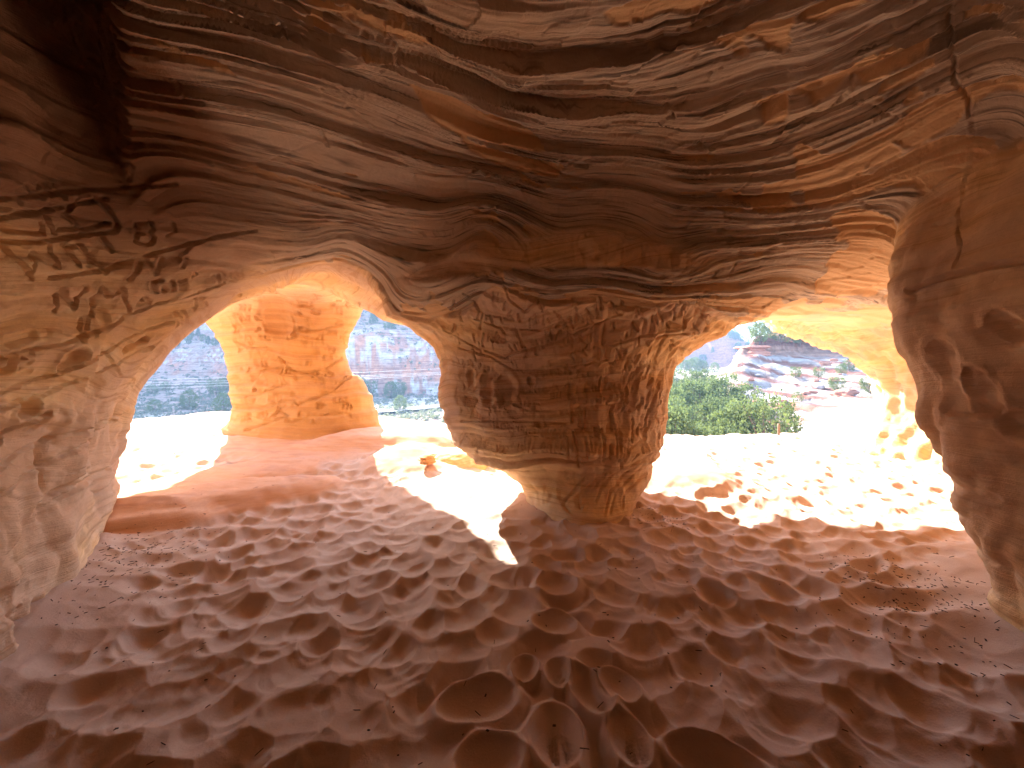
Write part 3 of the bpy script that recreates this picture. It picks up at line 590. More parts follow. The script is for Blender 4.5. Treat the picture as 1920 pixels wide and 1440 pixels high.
def slab(x, y, cx, cy, rx, ry, a, h):
    """a rounded bed of rock: flat top, rounded rim"""
    c, s = math.cos(a), math.sin(a); u = ((x - cx) * c + (y - cy) * s) / rx; w = (-(x - cx) * s + (y - cy) * c) / ry
    return h * sstep(1.15, .55, np.sqrt(u * u + w * w) + .12 * noise3(x * 2, y * 2, x * 0, 50))
def ground_base(x, y):
    px = 960 + x / np.maximum(y, .5) * F0
    g = gin(np.clip(x, -9, 9), np.clip(y, -4, 8))
    g = g + .20 * bell(x, y, 2.05, 4.75, .75, .75) + .10 * bell(x, y, -.8, 4.5, .5, .6, .4) + .22 * bell(x, y, -1.35, 5.3, .6, .5)
    g = g + slab(x, y, -2.95, 3.9, 1.15, .42, .55, .11) + slab(x, y, -3.35, 3.25, .75, .28, .35, .09) + slab(x, y, -3.3, 4.6, 1.0, .45, .75, .06) + slab(x, y, -1.9, 6.1, 1.25, .5, .12, .16)
    g = g + .06 * bell(x, y, 3.2, 2.6, .5, .6) + .05 * bell(x, y, -2.6, 1.9, .4, .7)
    t = sstep(7.6, 8.4, y); T = terr(px, np.maximum(y, 8.0))
    return g * (1 - t) + T * t
def rockness(x, y):
    r = sstep(.2, .6, slab(x, y, -2.95, 3.9, 1.25, .55, .55, 1)) + sstep(.2, .6, slab(x, y, -3.35, 3.3, .85, .4, .35, 1)) + sstep(.2, .6, slab(x, y, -3.3, 4.6, 1.1, .55, .75, 1)) + sstep(.2, .6, slab(x, y, -1.9, 6.1, 1.35, .6, .12, 1))
    r = r + sstep(.35, .7, bell(x, y, 2.05, 4.75, .75, .7)) + sstep(.3, .6, bell(x, y, -1.3, 5.2, .7, .6)) + sstep(6.3, 7.0, y) * sstep(-1.2, -1.6, x) + sstep(.3, .7, bell(x, y, -3.1, 6.0, 1.9, .9))
    return np.clip(r, 0, 1)
def h2(ix, iy, s):
    n = (ix * 374761393 + iy * 668265263 + s * 1442695041) & 0x7fffffff; n = (n ^ (n >> 13)) * 1274126177 & 0x7fffffff; return ((n ^ (n >> 16)) & 0xffff) / 65535.0
def bowls(x, y, cell, seed, dens=1.0, r0=.62, r1=1.0):
    """trodden sand: overlapping oval hollows that meet in crests"""
    x = x / cell; y = y / cell; ix = np.floor(x).astype(np.int64); iy = np.floor(y).astype(np.int64); h = np.zeros(x.shape); 
    for dx in (-1, 0, 1):
        for dy in (-1, 0, 1):
            jx, jy = ix + dx, iy + dy; cx = jx + .5 + .85 * (h2(jx, jy, seed) - .5); cyy = jy + .5 + .85 * (h2(jx, jy, seed + 1) - .5)
            R = r0 + (r1 - r0) * h2(jx, jy, seed + 2); a = (h2(jx, jy, seed + 3) - .5) * 1.6; st = 1.0 + .35 * h2(jx, jy, seed + 4); dp = .35 + .65 * h2(jx, jy, seed + 5)
            c, s = np.cos(a), np.sin(a); u = ((x - cx) * c + (y - cyy) * s) / st; w = (-(x - cx) * s + (y - cyy) * c) * st * .8
            rr = (u * u + w * w) / (R * R); hh = np.where(rr < 1, -(1 - rr), 0) * dp * (h2(jx, jy, seed + 6) < dens)
            rim = .16 * dp * np.exp(-((np.sqrt(rr) - 1.12) / .16) ** 2)
            h = np.minimum(h, hh) + np.where(hh == 0, rim, 0) * (h2(jx, jy, seed + 6) < dens) * .5
    return h
# deep fresh prints close to the camera: x, y, half width, half length, angle, depth
prints = [(-.14,1.57,.17,.11,.25,.055),(-.08,1.33,.12,.09,.2,.04),(.33,1.62,.08,.13,.45,.045),(.205,1.71,.06,.08,0,.028),(.06,1.74,.06,.08,-.3,.035),(.165,1.42,.095,.13,.0,.038),(.43,1.41,.075,.11,.1,.032),(.70,1.33,.16,.08,-.3,.05),(.46,1.65,.08,.10,.5,.035),(.23,2.05,.12,.10,0,.04),(.28,2.42,.13,.12,0,.045)]
def treads(x, y):
    h = 0
    for (cx, cyy, a, sc_, n) in ((.175, 1.385, 0, 1.0, 0), (.45, 1.375, -.12, .9, 1), (.205, 1.685, .1, .62, 2), (.385, 1.56, .6, .6, 3)):
        c, s = math.cos(a), math.sin(a); u = ((x - cx) * c + (y - cyy) * s) / sc_; w = (-(x - cx) * s + (y - cyy) * c) / sc_
        m = sstep(1, .75, np.sqrt((u / .055) ** 2 + (w / .075) ** 2))
        h = h + m * sc_ * .005 * np.where(np.abs(u) < .007, -.3, np.tanh(3 * np.sin((w * 1.0 + np.abs(u) * .55) * 2 * math.pi / .021)))
    return h
def ground_detail(x, y):
    z0 = x * 0
    rk = rockness(x, y); dist = np.hypot(x, y)
    wx = x + .06 * noise3(x * 1.6, y * 1.6, z0, 51) + .02 * noise3(x * 6, y * 6, z0, 52); wy = y + .06 * noise3(x * 1.6, y * 1.6, z0 + 9, 53) + .02 * noise3(x * 6, y * 6, z0 + 5, 54)
    ca, sa_ = math.cos(.35), math.sin(.35); rx_, ry_ = wx * ca + wy * sa_, -wx * sa_ + wy * ca
    b1 = bowls(rx_, ry_, .185, 11, 1.0, .5, .82); b2_ = bowls(wx + 5, wy + 3, .12, 29, .6, .45, .8); b3_ = bowls(wx - 2, wy + 7, .38, 47, .7, .5, .75)
    s = .070 * b1 + .016 * b2_ + .022 * b3_
    # calmer sand against the walls and where it runs over rock
    g = glook(x, y); wall = np.minimum(g[..., 2], g[..., 3]); calm = .3 + .7 * sstep(.02, .45, wall + .15 * noise3(x * 3, y * 3, z0, 55))
    calm = calm * (1 - .93 * rk) * (1 - .85 * bell(x, y, -.45, 4.0, .95, 1.0)) * (1 - .1 * sstep(4.2, 5.2, y))
    s = s * calm + .03 * fbm(x * .9, y * .9, z0, 3, 56) + .0016 * noise3(x * 26, y * 26, z0, 58) + .003 * noise3(x * 9, y * 15, z0, 59)
    keep = np.ones(x.shape)
    pr = np.zeros(x.shape)
    for (cx, cyy, a, b, an, dp) in prints:
        c, sn = math.cos(an), math.sin(an); u = ((x - cx) * c + (y - cyy) * sn) / a; w = (-(x - cx) * sn + (y - cyy) * c) / b; r = np.sqrt(u * u + w * w)
        bowl = -dp * np.clip(1 - r ** 2.2, 0, 1) ** .8; rim = dp * .38 * np.exp(-((r - 1.1) / .17) ** 2)
        keep = np.minimum(keep, sstep(.8, 1.5, r) * .9 + .1)
        pr = np.where(bowl < 0, np.minimum(pr, bowl), pr) + rim * sstep(.75, 1.0, r)
    s = s * keep + pr + treads(x, y)
    s = s + (.07 * np.exp(-np.clip(wall, 0, 9) / .16) + .05 * np.exp(-np.clip(ell(P1, x, y, np.full(x.shape, .1)), 0, 9) / .14)) * (1 - rk)
    # rock: thin beds
    rb = .010 * np.tanh(2 * noise3(x * .8, y * .8, (ground_base(x, y) + .1 * x) * 22, 60)) + .012 * fbm(x * 3, y * 3, z0, 3, 61) + .006 * noise3((x * .8 + y * .6) * 12, (y - x * .5) * 2.5, z0, 62)
    s = s + rk * rb
    return s, rk
def polar(r, th):
    R, TH = np.meshgrid(r, th, indexing='ij'); x = R * np.sin(TH); y = R * np.cos(TH)
    n, m = R.shape; i = np.arange(n - 1)[:, None] * m + np.arange(m - 1)[None]; q = np.stack([i, i + m, i + m + 1, i + 1], -1).reshape(-1, 4)
    return x.ravel(), y.ravel(), q[:, ::-1], R.ravel()
def steps(lim, hi, st, co):
    a = list(np.arange(0, lim, st)); s = st
    while a[-1] < hi: s = min(s * 1.2, co); a.append(a[-1] + s)
    a = np.array(a); a[-1] = hi; return np.concatenate([-a[:0:-1], a])
rr = [.04, .2, .5, .8]
while rr[-1] < 14: rr.append(rr[-1] * (1.0052 if rr[-1] > .95 else 1.03))
rr[-1] = 14.0
gx_, gy_, gq, gr = polar(np.array(rr), steps(.985, math.pi, .0024, .04))
gz = ground_base(gx_, gy_); gd, grk = ground_detail(gx_, gy_); fade = sstep(13.5, 9.5, gr)
gv = np.stack([gx_, gy_, gz + gd * fade], -1)
def sand_material():
    m, nt, b = new_mat('sand', 1.0); N = NT(nt); geo = N.node('ShaderNodeNewGeometry').outputs['Position']; rk = N.attr('rock')
    n1 = N.noise(geo, 1.3, 4); n2 = N.noise(geo, 9, 5, .6); n3 = N.noise(geo, 90, 3, .7); n4 = N.noise(geo, 600, 2, .8)
    c = N.mix(n1, (.55, .40, .305), (.61, .455, .35)); c = N.mix(N.ramp(n2, [(.5, (0, 0, 0)), (.75, (.5, .5, .5))]), c, (.48, .335, .255))
    sp = N.node('ShaderNodeMapping'); sp.inputs['Scale'].default_value = (1.5, 4, 26); N.link(geo, sp.inputs[0]); b1 = N.noise(sp.outputs[0], 1, 4, .6)
    rc = N.ramp(b1, [(.3, (.60, .33, .18)), (.5, (.68, .42, .27)), (.65, (.60, .36, .24)), (.8, (.52, .27, .17))])
    c = N.mix(rk, c, rc)
    c = N.mix(.5, c, N.ramp(n4, [(.25, (.55, .52, .5)), (.6, (1, 1, 1))]), 'MULTIPLY')
    N.link(c, b.inputs['Base Color'])
    h = N.math('ADD', N.math('MULTIPLY', n3, .7), N.math('MULTIPLY', n4, .3)); h = N.math('ADD', h, N.math('MULTIPLY', b1, rk))
    N.link(N.bump(h, .55, .006), b.inputs['Normal'])
    return m
o = mk_mesh('ground', gv, gq, sand_material(), {'rock': grk}); tag(o, kind='structure')
log('ground %d' % len(gv))

# ------------------------------------------------------------------ canyon beyond the openings
def terr_z(x, y):
    px = 960 + x / np.maximum(y, .5) * F0; r = np.hypot(x, y)
    wpx = px + 26 * fbm(x * .03, y * .03, x * 0, 3, 70) * sstep(30, 90, r); wd = y * (1 + .05 * fbm(x * .05, y * .05, x * 0, 3, 72) * sstep(30, 90, r))
    far = sstep(60, 110, y) * sstep(1000, 940, px)
    z = ground_base(x, y) * (1 - sstep(14, 24, r)) + terr(wpx, np.maximum(wd, 8)) * sstep(14, 24, r)
    a = sstep(14, 60, r)
    z = z + a * (.9 * fbm(x * .07, y * .07, z * .1, 4, 74) * (.5 + 1.5 * sstep(90, 140, r)))
    st = z * .55 + .5 * noise3(x * .04, y * .04, x * 0, 76); z = z + a * sstep(1.0, 4, z) * .9 * (saw(st, .3) - .5)
    z = z + a * .35 * fbm(x * .35, y * .35, z * .5, 3, 77) + a * sstep(1300, 1340, px) * sstep(90, 60, y) * .7 * np.abs(noise3((x - y) * .22, (x + y) * .05 + z * .5, z * 1.6 + x * .3, 78)) 
    return z
rr = [14.0]
while rr[-1] < 750: rr.append(rr[-1] * (1.010 if rr[-1] < 330 else 1.05))
tx, ty, tq, tr = polar(np.array(rr), steps(.98, math.pi, .0028, .04))
tz = terr_z(tx, ty); ta = np.abs(np.arctan2(tx, ty)); tw = sstep(1.15, 1.4, ta)
tz = tz * (1 - tw) + tw * (-2.5 * sstep(14, 60, tr) + 2 * fbm(tx * .03, ty * .03, tx * 0, 3, 71) * sstep(14, 40, tr) + ground_base(tx, ty) * sstep(20, 14, tr)); edge = tr < 14.001; tz[edge] = ground_base(tx[edge], ty[edge]) 
tpx = np.where(ty > .5, 960 + tx / np.maximum(ty, .5) * F0, np.sign(tx) * 5000 + 960); tv = np.stack([tx, ty, tz], -1)
tn = vnormals(tv, tq[:, ::-1]); steep = 1 - np.abs(tn[:, 2])
n1 = fbm(tx * .05, ty * .05, tz * .1, 4, 80); n2_ = fbm(tx * .2, ty * .2, tz * .6, 4, 82); bed = noise3(tx * .02, ty * .02, tz * 1.3, 84); xb = noise3((tx + ty) * .15, (tx - ty) * .03, tz * 1.8 + tx * .55, 85)
def cm(a, b, t): return a * (1 - t)[:, None] + np.asarray(b)[None] * t[:, None]
col = np.tile(np.array([[.43, .30, .25]]), (len(tv), 1)); col = cm(col, (.36, .25, .20), sstep(-.1, .4, n2_)); col = cm(col, (.47, .42, .33), sstep(.1, .4, n1))
lm = sstep(1100, 980, tpx)
col = cm(col, (.42, .22, .17), lm * sstep(.12, .35, steep)); col = cm(col, (.56, .50, .46), lm * sstep(.1, .35, steep) * sstep(-.05, .2, bed + .6 * n1)); col = cm(col, (.52, .22, .13), lm * sstep(.15, .4, steep) * sstep(.12, .35, n2_ - .5 * bed))
flat = sstep(80, 92, ty) * sstep(120, 105, ty) * sstep(620, 700, tpx) * lm; col = cm(col, (.60, .52, .42), flat * .8)
rm = 1 - lm
col = cm(col, (.62, .54, .46), rm * sstep(100, 140, ty) * sstep(215, 190, ty) * sstep(1420, 1380, tpx))
col = cm(col, (.42, .20, .16), rm * sstep(205, 225, ty))
wh = sstep(1326, 1348, tpx) * sstep(30, 38, ty) * sstep(67, 65, ty + 1.0 * n2_) 
col = cm(col, (.42, .36, .33), wh); col = cm(col, (.24, .095, .065), wh * sstep(.02, .15, xb + .25 * n2_)); col = cm(col, (.16, .13, .13), wh * sstep(.2, .4, n2_) * .6)
cap = sstep(1370, 1385, tpx) * sstep(64, 66, ty + 1.0 * n2_) * sstep(140, 120, ty)
col = cm(col, (.21, .075, .05), cap); col = cm(col, (.36, .20, .14), cap * sstep(.0, .3, bed + n2_ * .5))
hump = sstep(1400, 1440, tpx) * sstep(24, 18, ty); col = cm(col, (.56, .33, .25), hump)
def canyon_material():
    m, nt, b = new_mat('canyon_rock'); N = NT(nt); geo = N.node('ShaderNodeNewGeometry').outputs['Position']
    at = N.node('ShaderNodeAttribute', attribute_name='tint').outputs['Color']; n1 = N.noise(geo, .8, 5, .65); n2 = N.noise(geo, 4, 4, .7)
    sp = N.node('ShaderNodeMapping'); sp.inputs['Scale'].default_value = (.12, .12, 2.2); N.link(geo, sp.inputs[0]); b1 = N.noise(sp.outputs[0], 1, 5, .65, .4)
    c = N.mix(.75, at, N.ramp(n1, [(.35, (.55, .53, .52)), (.6, (1, 1, 1))]), 'MULTIPLY'); c = N.mix(.8, c, N.ramp(b1, [(.38, (.6, .5, .46)), (.52, (1, 1, 1))]), 'MULTIPLY')
    N.link(c, b.inputs['Base Color']); N.link(N.bump(N.math('ADD', n1, N.math('MULTIPLY', n2, .4)), .9, .5), b.inputs['Normal']); return m
M_canyon = canyon_material()
o = mk_mesh('canyon_terrain', tv, tq, M_canyon, None, cols=col); tag(o, kind='structure')
log('terrain %d' % len(tv))

def tz1(x, y): return float(terr_z(np.array([x], float), np.array([y], float))[0])
def at_px(px, d):
    x = (px - 960) / F0 * d; return (x, d, tz1(x, d) if math.hypot(x, d) > 14 else float(ground_base(np.array([x]), np.array([float(d)]))[0]))

# ------------------------------------------------------------------ trees
def leaf_mat(name, c1, c2):
    m, nt, b = new_mat(name, .8); N = NT(nt); oi = N.node('ShaderNodeObjectInfo').outputs['Random']; geo = N.node('ShaderNodeNewGeometry').outputs['Position']
    c = N.mix(N.noise(geo, .9, 3), c1, c2); c = N.mix(N.math('MULTIPLY', oi, .5), c, tuple(.6 * a + .03 for a in c1)); N.link(c, b.inputs['Base Color'])
    tr = N.node('ShaderNodeBsdfTranslucent'); N.link(N.mix(.5, c, (.16, .2, .04)), tr.inputs[0]); mx = N.node('ShaderNodeMixShader'); mx.inputs[0].default_value = .4
    out = nt.nodes['Material Output']; N.link(b.outputs[0], mx.inputs[1]); N.link(tr.outputs[0], mx.inputs[2]); N.link(mx.outputs[0], out.inputs[0]); return m
M_leaf = leaf_mat('juniper_foliage', (.10, .145, .05), (.17, .20, .07)); M_pine = leaf_mat('pinyon_foliage', (.065, .10, .05), (.10, .14, .065)); M_sage = leaf_mat('sage_foliage', (.17, .18, .15), (.25, .24, .20))
M_bark, _nt, _b = new_mat('bark'); _b.inputs['Base Color'].default_value = (.16, .11, .08, 1)
def tube(path, radii, n=7):
    V, Q = [], []
    for i, (p, r) in enumerate(zip(path, radii)):
        p = Vector(p); t = (Vector(path[min(i + 1, len(path) - 1)]) - Vector(path[max(i - 1, 0)])).normalized(); a = t.orthogonal().normalized(); b = t.cross(a)
        for k in range(n): an = 2 * math.pi * k / n; V.append(tuple(p + (a * math.cos(an) + b * math.sin(an)) * r))
    for i in range(len(path) - 1):
        for k in range(n): Q.append((i * n + k, i * n + (k + 1) % n, (i + 1) * n + (k + 1) % n, (i + 1) * n + k))
    return V, Q
def join(parts):
    V, Q = [], []
    for a, b in parts: o = len(V); V += a; Q += [tuple(i + o for i in f) for f in b]
    return np.array(V, float), np.array(Q)
def leaves(rnd, centres, per, spread, size):
    """leaf-sized faces in clumps"""
    n = len(centres) * per; c = np.repeat(np.array(centres), per, 0) + rnd.normal(0, 1, (n, 3)) * spread
    a = rnd.normal(0, 1, (n, 3)); a[:, 2] += .5; a /= np.linalg.norm(a, axis=1, keepdims=True); b = np.cross(a, rnd.normal(0, 1, (n, 3))); b /= np.linalg.norm(b, axis=1, keepdims=True)
    s = size * rnd.uniform(.6, 1.4, (n, 1)); V = np.stack([c - a * s - b * s * .35, c + a * s * .2 - b * s * .6, c + a * s, c - a * s * .1 + b * s * .6], 1).reshape(-1, 3)
    return V, np.arange(n * 4).reshape(n, 4)
protos = {}
def tree_proto(kind, seed, H=4.5, W=2.0, n=190, shape='round'):
    rnd = np.random.RandomState(seed); cen = []; limbs = [tube([(0, 0, -.8), (.05, 0, H * .25), (.1 * W, .05, H * .6), (0, 0, H * .85)], [.16 * H / 4.5, .12 * H / 4.5, .07, .02])]
    lobes = [(rnd.uniform(-.45, .45) * W, rnd.uniform(-.45, .45) * W, rnd.uniform(.3, .8) * H, rnd.uniform(.45, .75)) for _ in range(9)]
    while len(cen) < n:
        t = rnd.uniform(0, 1); zc_ = H * (.08 + .92 * t)
        if shape == 'round': rad = W * math.sqrt(max(0.02, 1 - (2 * t * .9 - .75) ** 2 * .95)) * .95
        elif shape == 'cone': rad = W * (1.05 - t) ** .8
        else: rad = W * (.55 + .5 * math.sin(t * 2.6)) * .9
        an = rnd.uniform(0, 6.283); r = rad * rnd.uniform(.45, 1.0) ** .6
        gap = math.sin(an * 3 + seed) * math.sin(zc_ * 2.3 + seed * 2) + .6 * math.sin(an * 7 + zc_ * 3)
        if gap > .75 and rnd.rand() < .85: continue
        r *= 1 - .22 * max(0, gap); cen.append((r * math.cos(an), r * math.sin(an), zc_ + rnd.normal(0, .08)))
    for i in range(8):
        c = cen[rnd.randint(len(cen))]; limbs.append(tube([(0, 0, c[2] * .35), (c[0] * .5, c[1] * .5, c[2] * .75), c], [.06, .04, .012], 5))
    V, Q = leaves(rnd, cen, 15, .14 * H / 4.5 + .05, .085 * H / 4.5 + .02); lv, lq = join(limbs); protos[kind] = (H, V, Q, lv, lq, M_pine if 'pinyon' in kind else M_leaf)
tree_proto('juniper_tree', 1, 4.6, 2.2, 210); tree_proto('juniper_tree2', 2, 4.2, 2.3, 200, 'lobed'); tree_proto('juniper_tree3', 3, 3.6, 1.9, 170)
tree_proto('pinyon_tree', 4, 6.0, 2.0, 200, 'cone'); tree_proto('pinyon_tree2', 5, 5.0, 2.2, 190, 'lobed')
cache = {}
def plant(kind, px, d, h, label, group=None, cat='tree', sx=1.0, dz=0, rz=None, x=None):
    H, V, Q, lv, lq, mt = protos[kind]; nm = kind.rstrip('23')
    p = at_px(px, d)
    e = bpy.data.objects.new(nm, None); scene.collection.objects.link(e); e.location = (p[0], p[1], p[2] + dz); s = h / H; e.scale = (s * sx, s * sx, s)
    e.rotation_euler = (0, 0, random.Random(int(px * 7 + d)).uniform(0, 6.28) if rz is None else rz); tag(e, label, cat, group); e.empty_display_size = .2
    if kind not in cache: cache[kind] = (mk_mesh('crown', V, Q, mt, smooth=False), mk_mesh('trunk', lv, lq, M_bark))
    else: cache[kind] = tuple(c.copy() for c in cache[kind]); [scene.collection.objects.link(c) for c in cache[kind]]
    for c in cache[kind]: c.parent = e
    return e
rt = random.Random(5)
G = 'green junipers in the grove below the sand'; LAB = 'bright green juniper in the dense grove just beyond the sand, right opening'
grove = [(1236,24),(1262,23),(1292,24),(1318,23),(1346,24),(1374,25),(1400,24),(1428,23),(1450,24),(1240,29),(1272,29),(1303,31),(1335,30),(1362,31),(1392,30),(1420,29),(1448,30),
         (1238,38),(1262,37),(1286,39),(1310,38),(1333,40),(1352,39),(1376,38),(1398,37),(1246,47),(1268,48),(1290,47),(1312,49),(1336,47),(1356,46),(1262,57),(1284,58),(1304,57),(1322,60)]
for px, d in grove:
    if px > 1425 and d > 28: continue
    plant(rt.choice(['juniper_tree', 'juniper_tree2', 'juniper_tree3', 'juniper_tree']), px + rt.uniform(-5, 5), d, rt.uniform(3.3, 5.0) * (1.0 if d < 50 else .85) * (.8 if px > 1430 else 1), 'juniper in the front row of the green grove just behind the sunlit sand' if d < 26 else ('juniper in the middle of the green grove beyond the sand, behind its front row' if d < 42 else 'juniper at the back of the green grove, toward the white flat and far hill'), 'front row of the juniper grove' if d < 26 else ('middle of the juniper grove' if d < 42 else 'back of the juniper grove'), sx=rt.uniform(.72, .98))
for px, d, h, k, lab in ((1418, 80, 4.6, 'pinyon_tree2', 'small dark pine standing apart at the left end of the red hilltop'), (1477, 84, 6.6, 'pinyon_tree', 'tallest pine on the red hilltop against the white sky'),
    (1452, 84, 4.0, 'pinyon_tree', 'short pine just left of the tallest pine on the hilltop'), (1497, 86, 5.2, 'pinyon_tree2', 'broad pine right of the tallest hilltop pine'), (1520, 88, 4.6, 'pinyon_tree2', 'bushy pine at the right end of the hilltop row, touching the cave roof line'),
    (1508, 80, 3.0, 'juniper_tree3', 'low pale bush tree at the foot of the hilltop pines'),
    (1424, 67, 3.4, 'juniper_tree', 'round juniper beside the red layered knob on the hill'), (1440, 70, 3.0, 'juniper_tree3', 'low juniper between the round juniper and the large one on the hill shelf'), (1463, 70, 4.6, 'juniper_tree', 'large juniper in the middle of the hill shelf below the pines'),
    (1478, 72, 4.4, 'juniper_tree2', 'wide juniper touching the large one on the hill shelf'), (1500, 69, 2.6, 'juniper_tree3', 'small juniper on the hill shelf under the purple rock dome'), (1532, 72, 3.6, 'pinyon_tree', 'slim green pine on the hill shelf, left of the bright green one'),
    (1553, 71, 4.0, 'juniper_tree2', 'bright green juniper on the right of the hill shelf'), (1570, 70, 3.0, 'juniper_tree3', 'low juniper right of the bright green one on the hill shelf'), (1586, 73, 4.0, 'juniper_tree', 'pale juniper at the right end of the hill shelf beside the cave arch'),
    (1520, 69, 2.4, 'juniper_tree3', 'small dark bush tree at the front of the hill shelf'), (1592, 56, 1.7, 'juniper_tree3', 'tiny bush on the white slope near the arch, upper one of two'), (1577, 54, 1.5, 'juniper_tree3', 'tiny bush on the white slope, lower one of two near the arch'),
    (1492, 54, 1.5, 'juniper_tree2', 'lone scrubby bush in the middle of the white slope'), (1495, 44, 1.2, 'juniper_tree3', 'faint scrubby bush low on the white slope'), (1570, 46, 1.7, 'juniper_tree2', 'olive bush above the big red boulder on the slope'), (1632, 40, 1.8, 'juniper_tree2', 'low bush right of the big red boulder'), (1535, 52, 1.4, 'juniper_tree2', 'grey green bush left of the small red rocks on the slope')):
    plant(k, px, d, h, lab)
for px, d, h in ((1285,150,4.5),(1296,148,5),(1305,152,5.5),(1318,150,4.5),(1272,155,4),(1340,152,4)):
    plant('juniper_tree', px, d, h * 1.1, 'juniper in the short row at the foot of the far blue hill', 'junipers at the foot of the far hill')
for i in range(46):
    px = 1300 + rt.uniform(0, 118); d = rt.choice([232, 240, 246, 252, 258, 266, 276]) + rt.uniform(-5, 5)
    plant(rt.choice(['pinyon_tree', 'juniper_tree', 'pinyon_tree2']), px, d, rt.uniform(3.5, 6.0), 'small bluish tree on the shaded far hill below the white sky', 'trees on the far blue hill')
for px, d, h, k, lab in ((750, 86, 3.6, 'juniper_tree', 'round sunlit juniper alone before the cliff, second opening from the left'), (683, 82, 3.8, 'juniper_tree2', 'sunlit juniper half hidden by the edge of the orange pillar'), (690, 78, 2.8, 'juniper_tree3', 'lower sunlit juniper against the edge of the orange pillar'),
    (733, 115, 5.0, 'juniper_tree', 'dark juniper at the foot of the cliff behind the lone sunlit one'), (748, 116, 4.6, 'juniper_tree2', 'dark juniper in cliff shade right of its neighbour and below the crack'), (675, 114, 6.0, 'juniper_tree', 'big dark juniper in cliff shade beside the orange pillar'), (692, 115, 5.0, 'juniper_tree2', 'dark juniper in shade right of the big one beside the orange pillar'), (660, 113, 4, 'juniper_tree3', 'dark low juniper nearest the orange pillar under the cliff'),
    (290, 84, 2.6, 'juniper_tree3', 'small pale green bush alone on the valley floor, left opening'), (355, 88, 4.2, 'juniper_tree', 'round dark green juniper in the middle of the left opening'), (405, 112, 4.6, 'juniper_tree2', 'dark juniper behind the wires near the orange pillar, left opening'), (420, 82, 4.4, 'juniper_tree', 'dark juniper cut by the left edge of the orange pillar, low down'),
    (352, 160, 4.5, 'juniper_tree2', 'flat dark bush high on the slope in the left opening'), (420, 118, 4, 'juniper_tree3', 'small dark tree against the pillar edge, above the wires'), (285, 120, 3.0, 'juniper_tree3', 'dim bush behind the wires at the left wall edge'), (310,125,3,'juniper_tree3','dim low bush just above the wires, left opening')):
    plant(k, px, d, h, lab)
for i in range(26):
    px = 655 + rt.uniform(0, 110) ; d = rt.uniform(132, 158)
    plant(rt.choice(['pinyon_tree', 'juniper_tree', 'juniper_tree2']), px, d, rt.uniform(2.6, 4.6), 'pale green tree on the slope above the cliff, second opening', 'trees on the slope above the cliff')
for i in range(16):
    plant(rt.choice(['pinyon_tree', 'juniper_tree', 'juniper_tree2']), 330 + rt.uniform(0, 110), rt.uniform(150, 185), rt.uniform(2.0, 3.4), 'dark bush scattered high on the shaded slope, left opening', 'bushes on the shaded slope')
# sagebrush: nobody could count it
rnd = np.random.RandomState(8); cen = []; siz = []
for i in range(2900):
    px = rnd.uniform(150, 900); d = 62 + 75 * rnd.rand() ** 1.2 if rnd.rand() < .85 else rnd.uniform(125, 180); x0 = (px - 960) / F0 * d
    cen.append((x0, d))
for i in range(300):
    px = rnd.uniform(1230, 1335); d = rnd.uniform(60, 220); cen.append(((px - 960) / F0 * d, d))
cen = np.array(cen); cz = terr_z(cen[:, 0], cen[:, 1]); base = np.column_stack([cen, cz + .15]); k = 7
sub = np.repeat(base, k, 0) + rnd.normal(0, 1, (len(base) * k, 3)) * np.repeat(rnd.uniform(.2, .55, len(base)), k)[:, None] * [1, 1, .45]
V, Q = leaves(rnd, sub, 3, .12, .24)
tag(mk_mesh('sagebrush', V, Q, M_sage, smooth=False), 'grey sagebrush scattered over the valley floor and slopes', 'shrubs', None, 'stuff')
log('plants')

# ------------------------------------------------------------------ boulders and slabs
def boulder(name, loc, size, seed, mat, label, cat='rock', rz=0, n=30, sharp=.5, group=None):
    u = np.linspace(0, math.pi, n); w = np.linspace(0, 2 * math.pi, 2 * n + 1)[:-1]; U, W = np.meshgrid(u, w, indexing='ij')
    X = np.sin(U) * np.cos(W); Y = np.sin(U) * np.sin(W); Z = np.cos(U); r = 1 + .35 * fbm(X * 1.3 + seed, Y * 1.3, Z * 1.3, 4, seed % 9) + .12 * np.tanh(3 * noise3(X, Y, Z * 4 + seed, 2))
    lim = lambda a: np.sign(a) * np.abs(a) ** (1 - sharp * .5); P = np.stack([lim(X) * r * size[0], lim(Y) * r * size[1], lim(Z) * r * size[2]], -1).reshape(-1, 3)
    m = 2 * n; Qs = [(i * m + j, (i + 1) * m + j, (i + 1) * m + (j + 1) % m, i * m + (j + 1) % m) for i in range(n - 1) for j in range(m)]
    c, s = math.cos(rz), math.sin(rz); P = np.stack([P[:, 0] * c - P[:, 1] * s, P[:, 0] * s + P[:, 1] * c, P[:, 2]], -1)
    o = mk_mesh(name, P, np.array(Qs), mat); o.location = loc; tag(o, label, cat, group); return o
def plain(name, c, rough=.9, bumpy=0, sc=3):
    m, nt, b = new_mat(name, rough); N = NT(nt); geo = N.node('ShaderNodeNewGeometry').outputs['Position']; n = N.noise(geo, sc, 5, .65)
    N.link(N.mix(n, tuple(a * .6 for a in c), tuple(min(1, a * 1.35) for a in c)), b.inputs['Base Color'])
    if bumpy: N.link(N.bump(n, .8, bumpy), b.inputs['Normal'])
    return m
M_red = plain('red_boulder', (.42, .19, .13), .9, .2, 1.5); M_grey = plain('grey_boulder', (.34, .29, .28), .9, .2, 1.5)
def put(px, d, sz, seed, mat, lab, sink=.3, rz=0, dz=0):
    grp = 'small rocks on the white slope' if 'among many' in lab else None
    p = at_px(px, d); sz = tuple((.62 if d > 30 else .9) * a for a in sz); return boulder('boulder', (p[0], p[1], p[2] + sz[2] * (1 - sink) + dz), sz, seed, mat, lab, rz=rz, group=grp, n=14 if grp else 30)
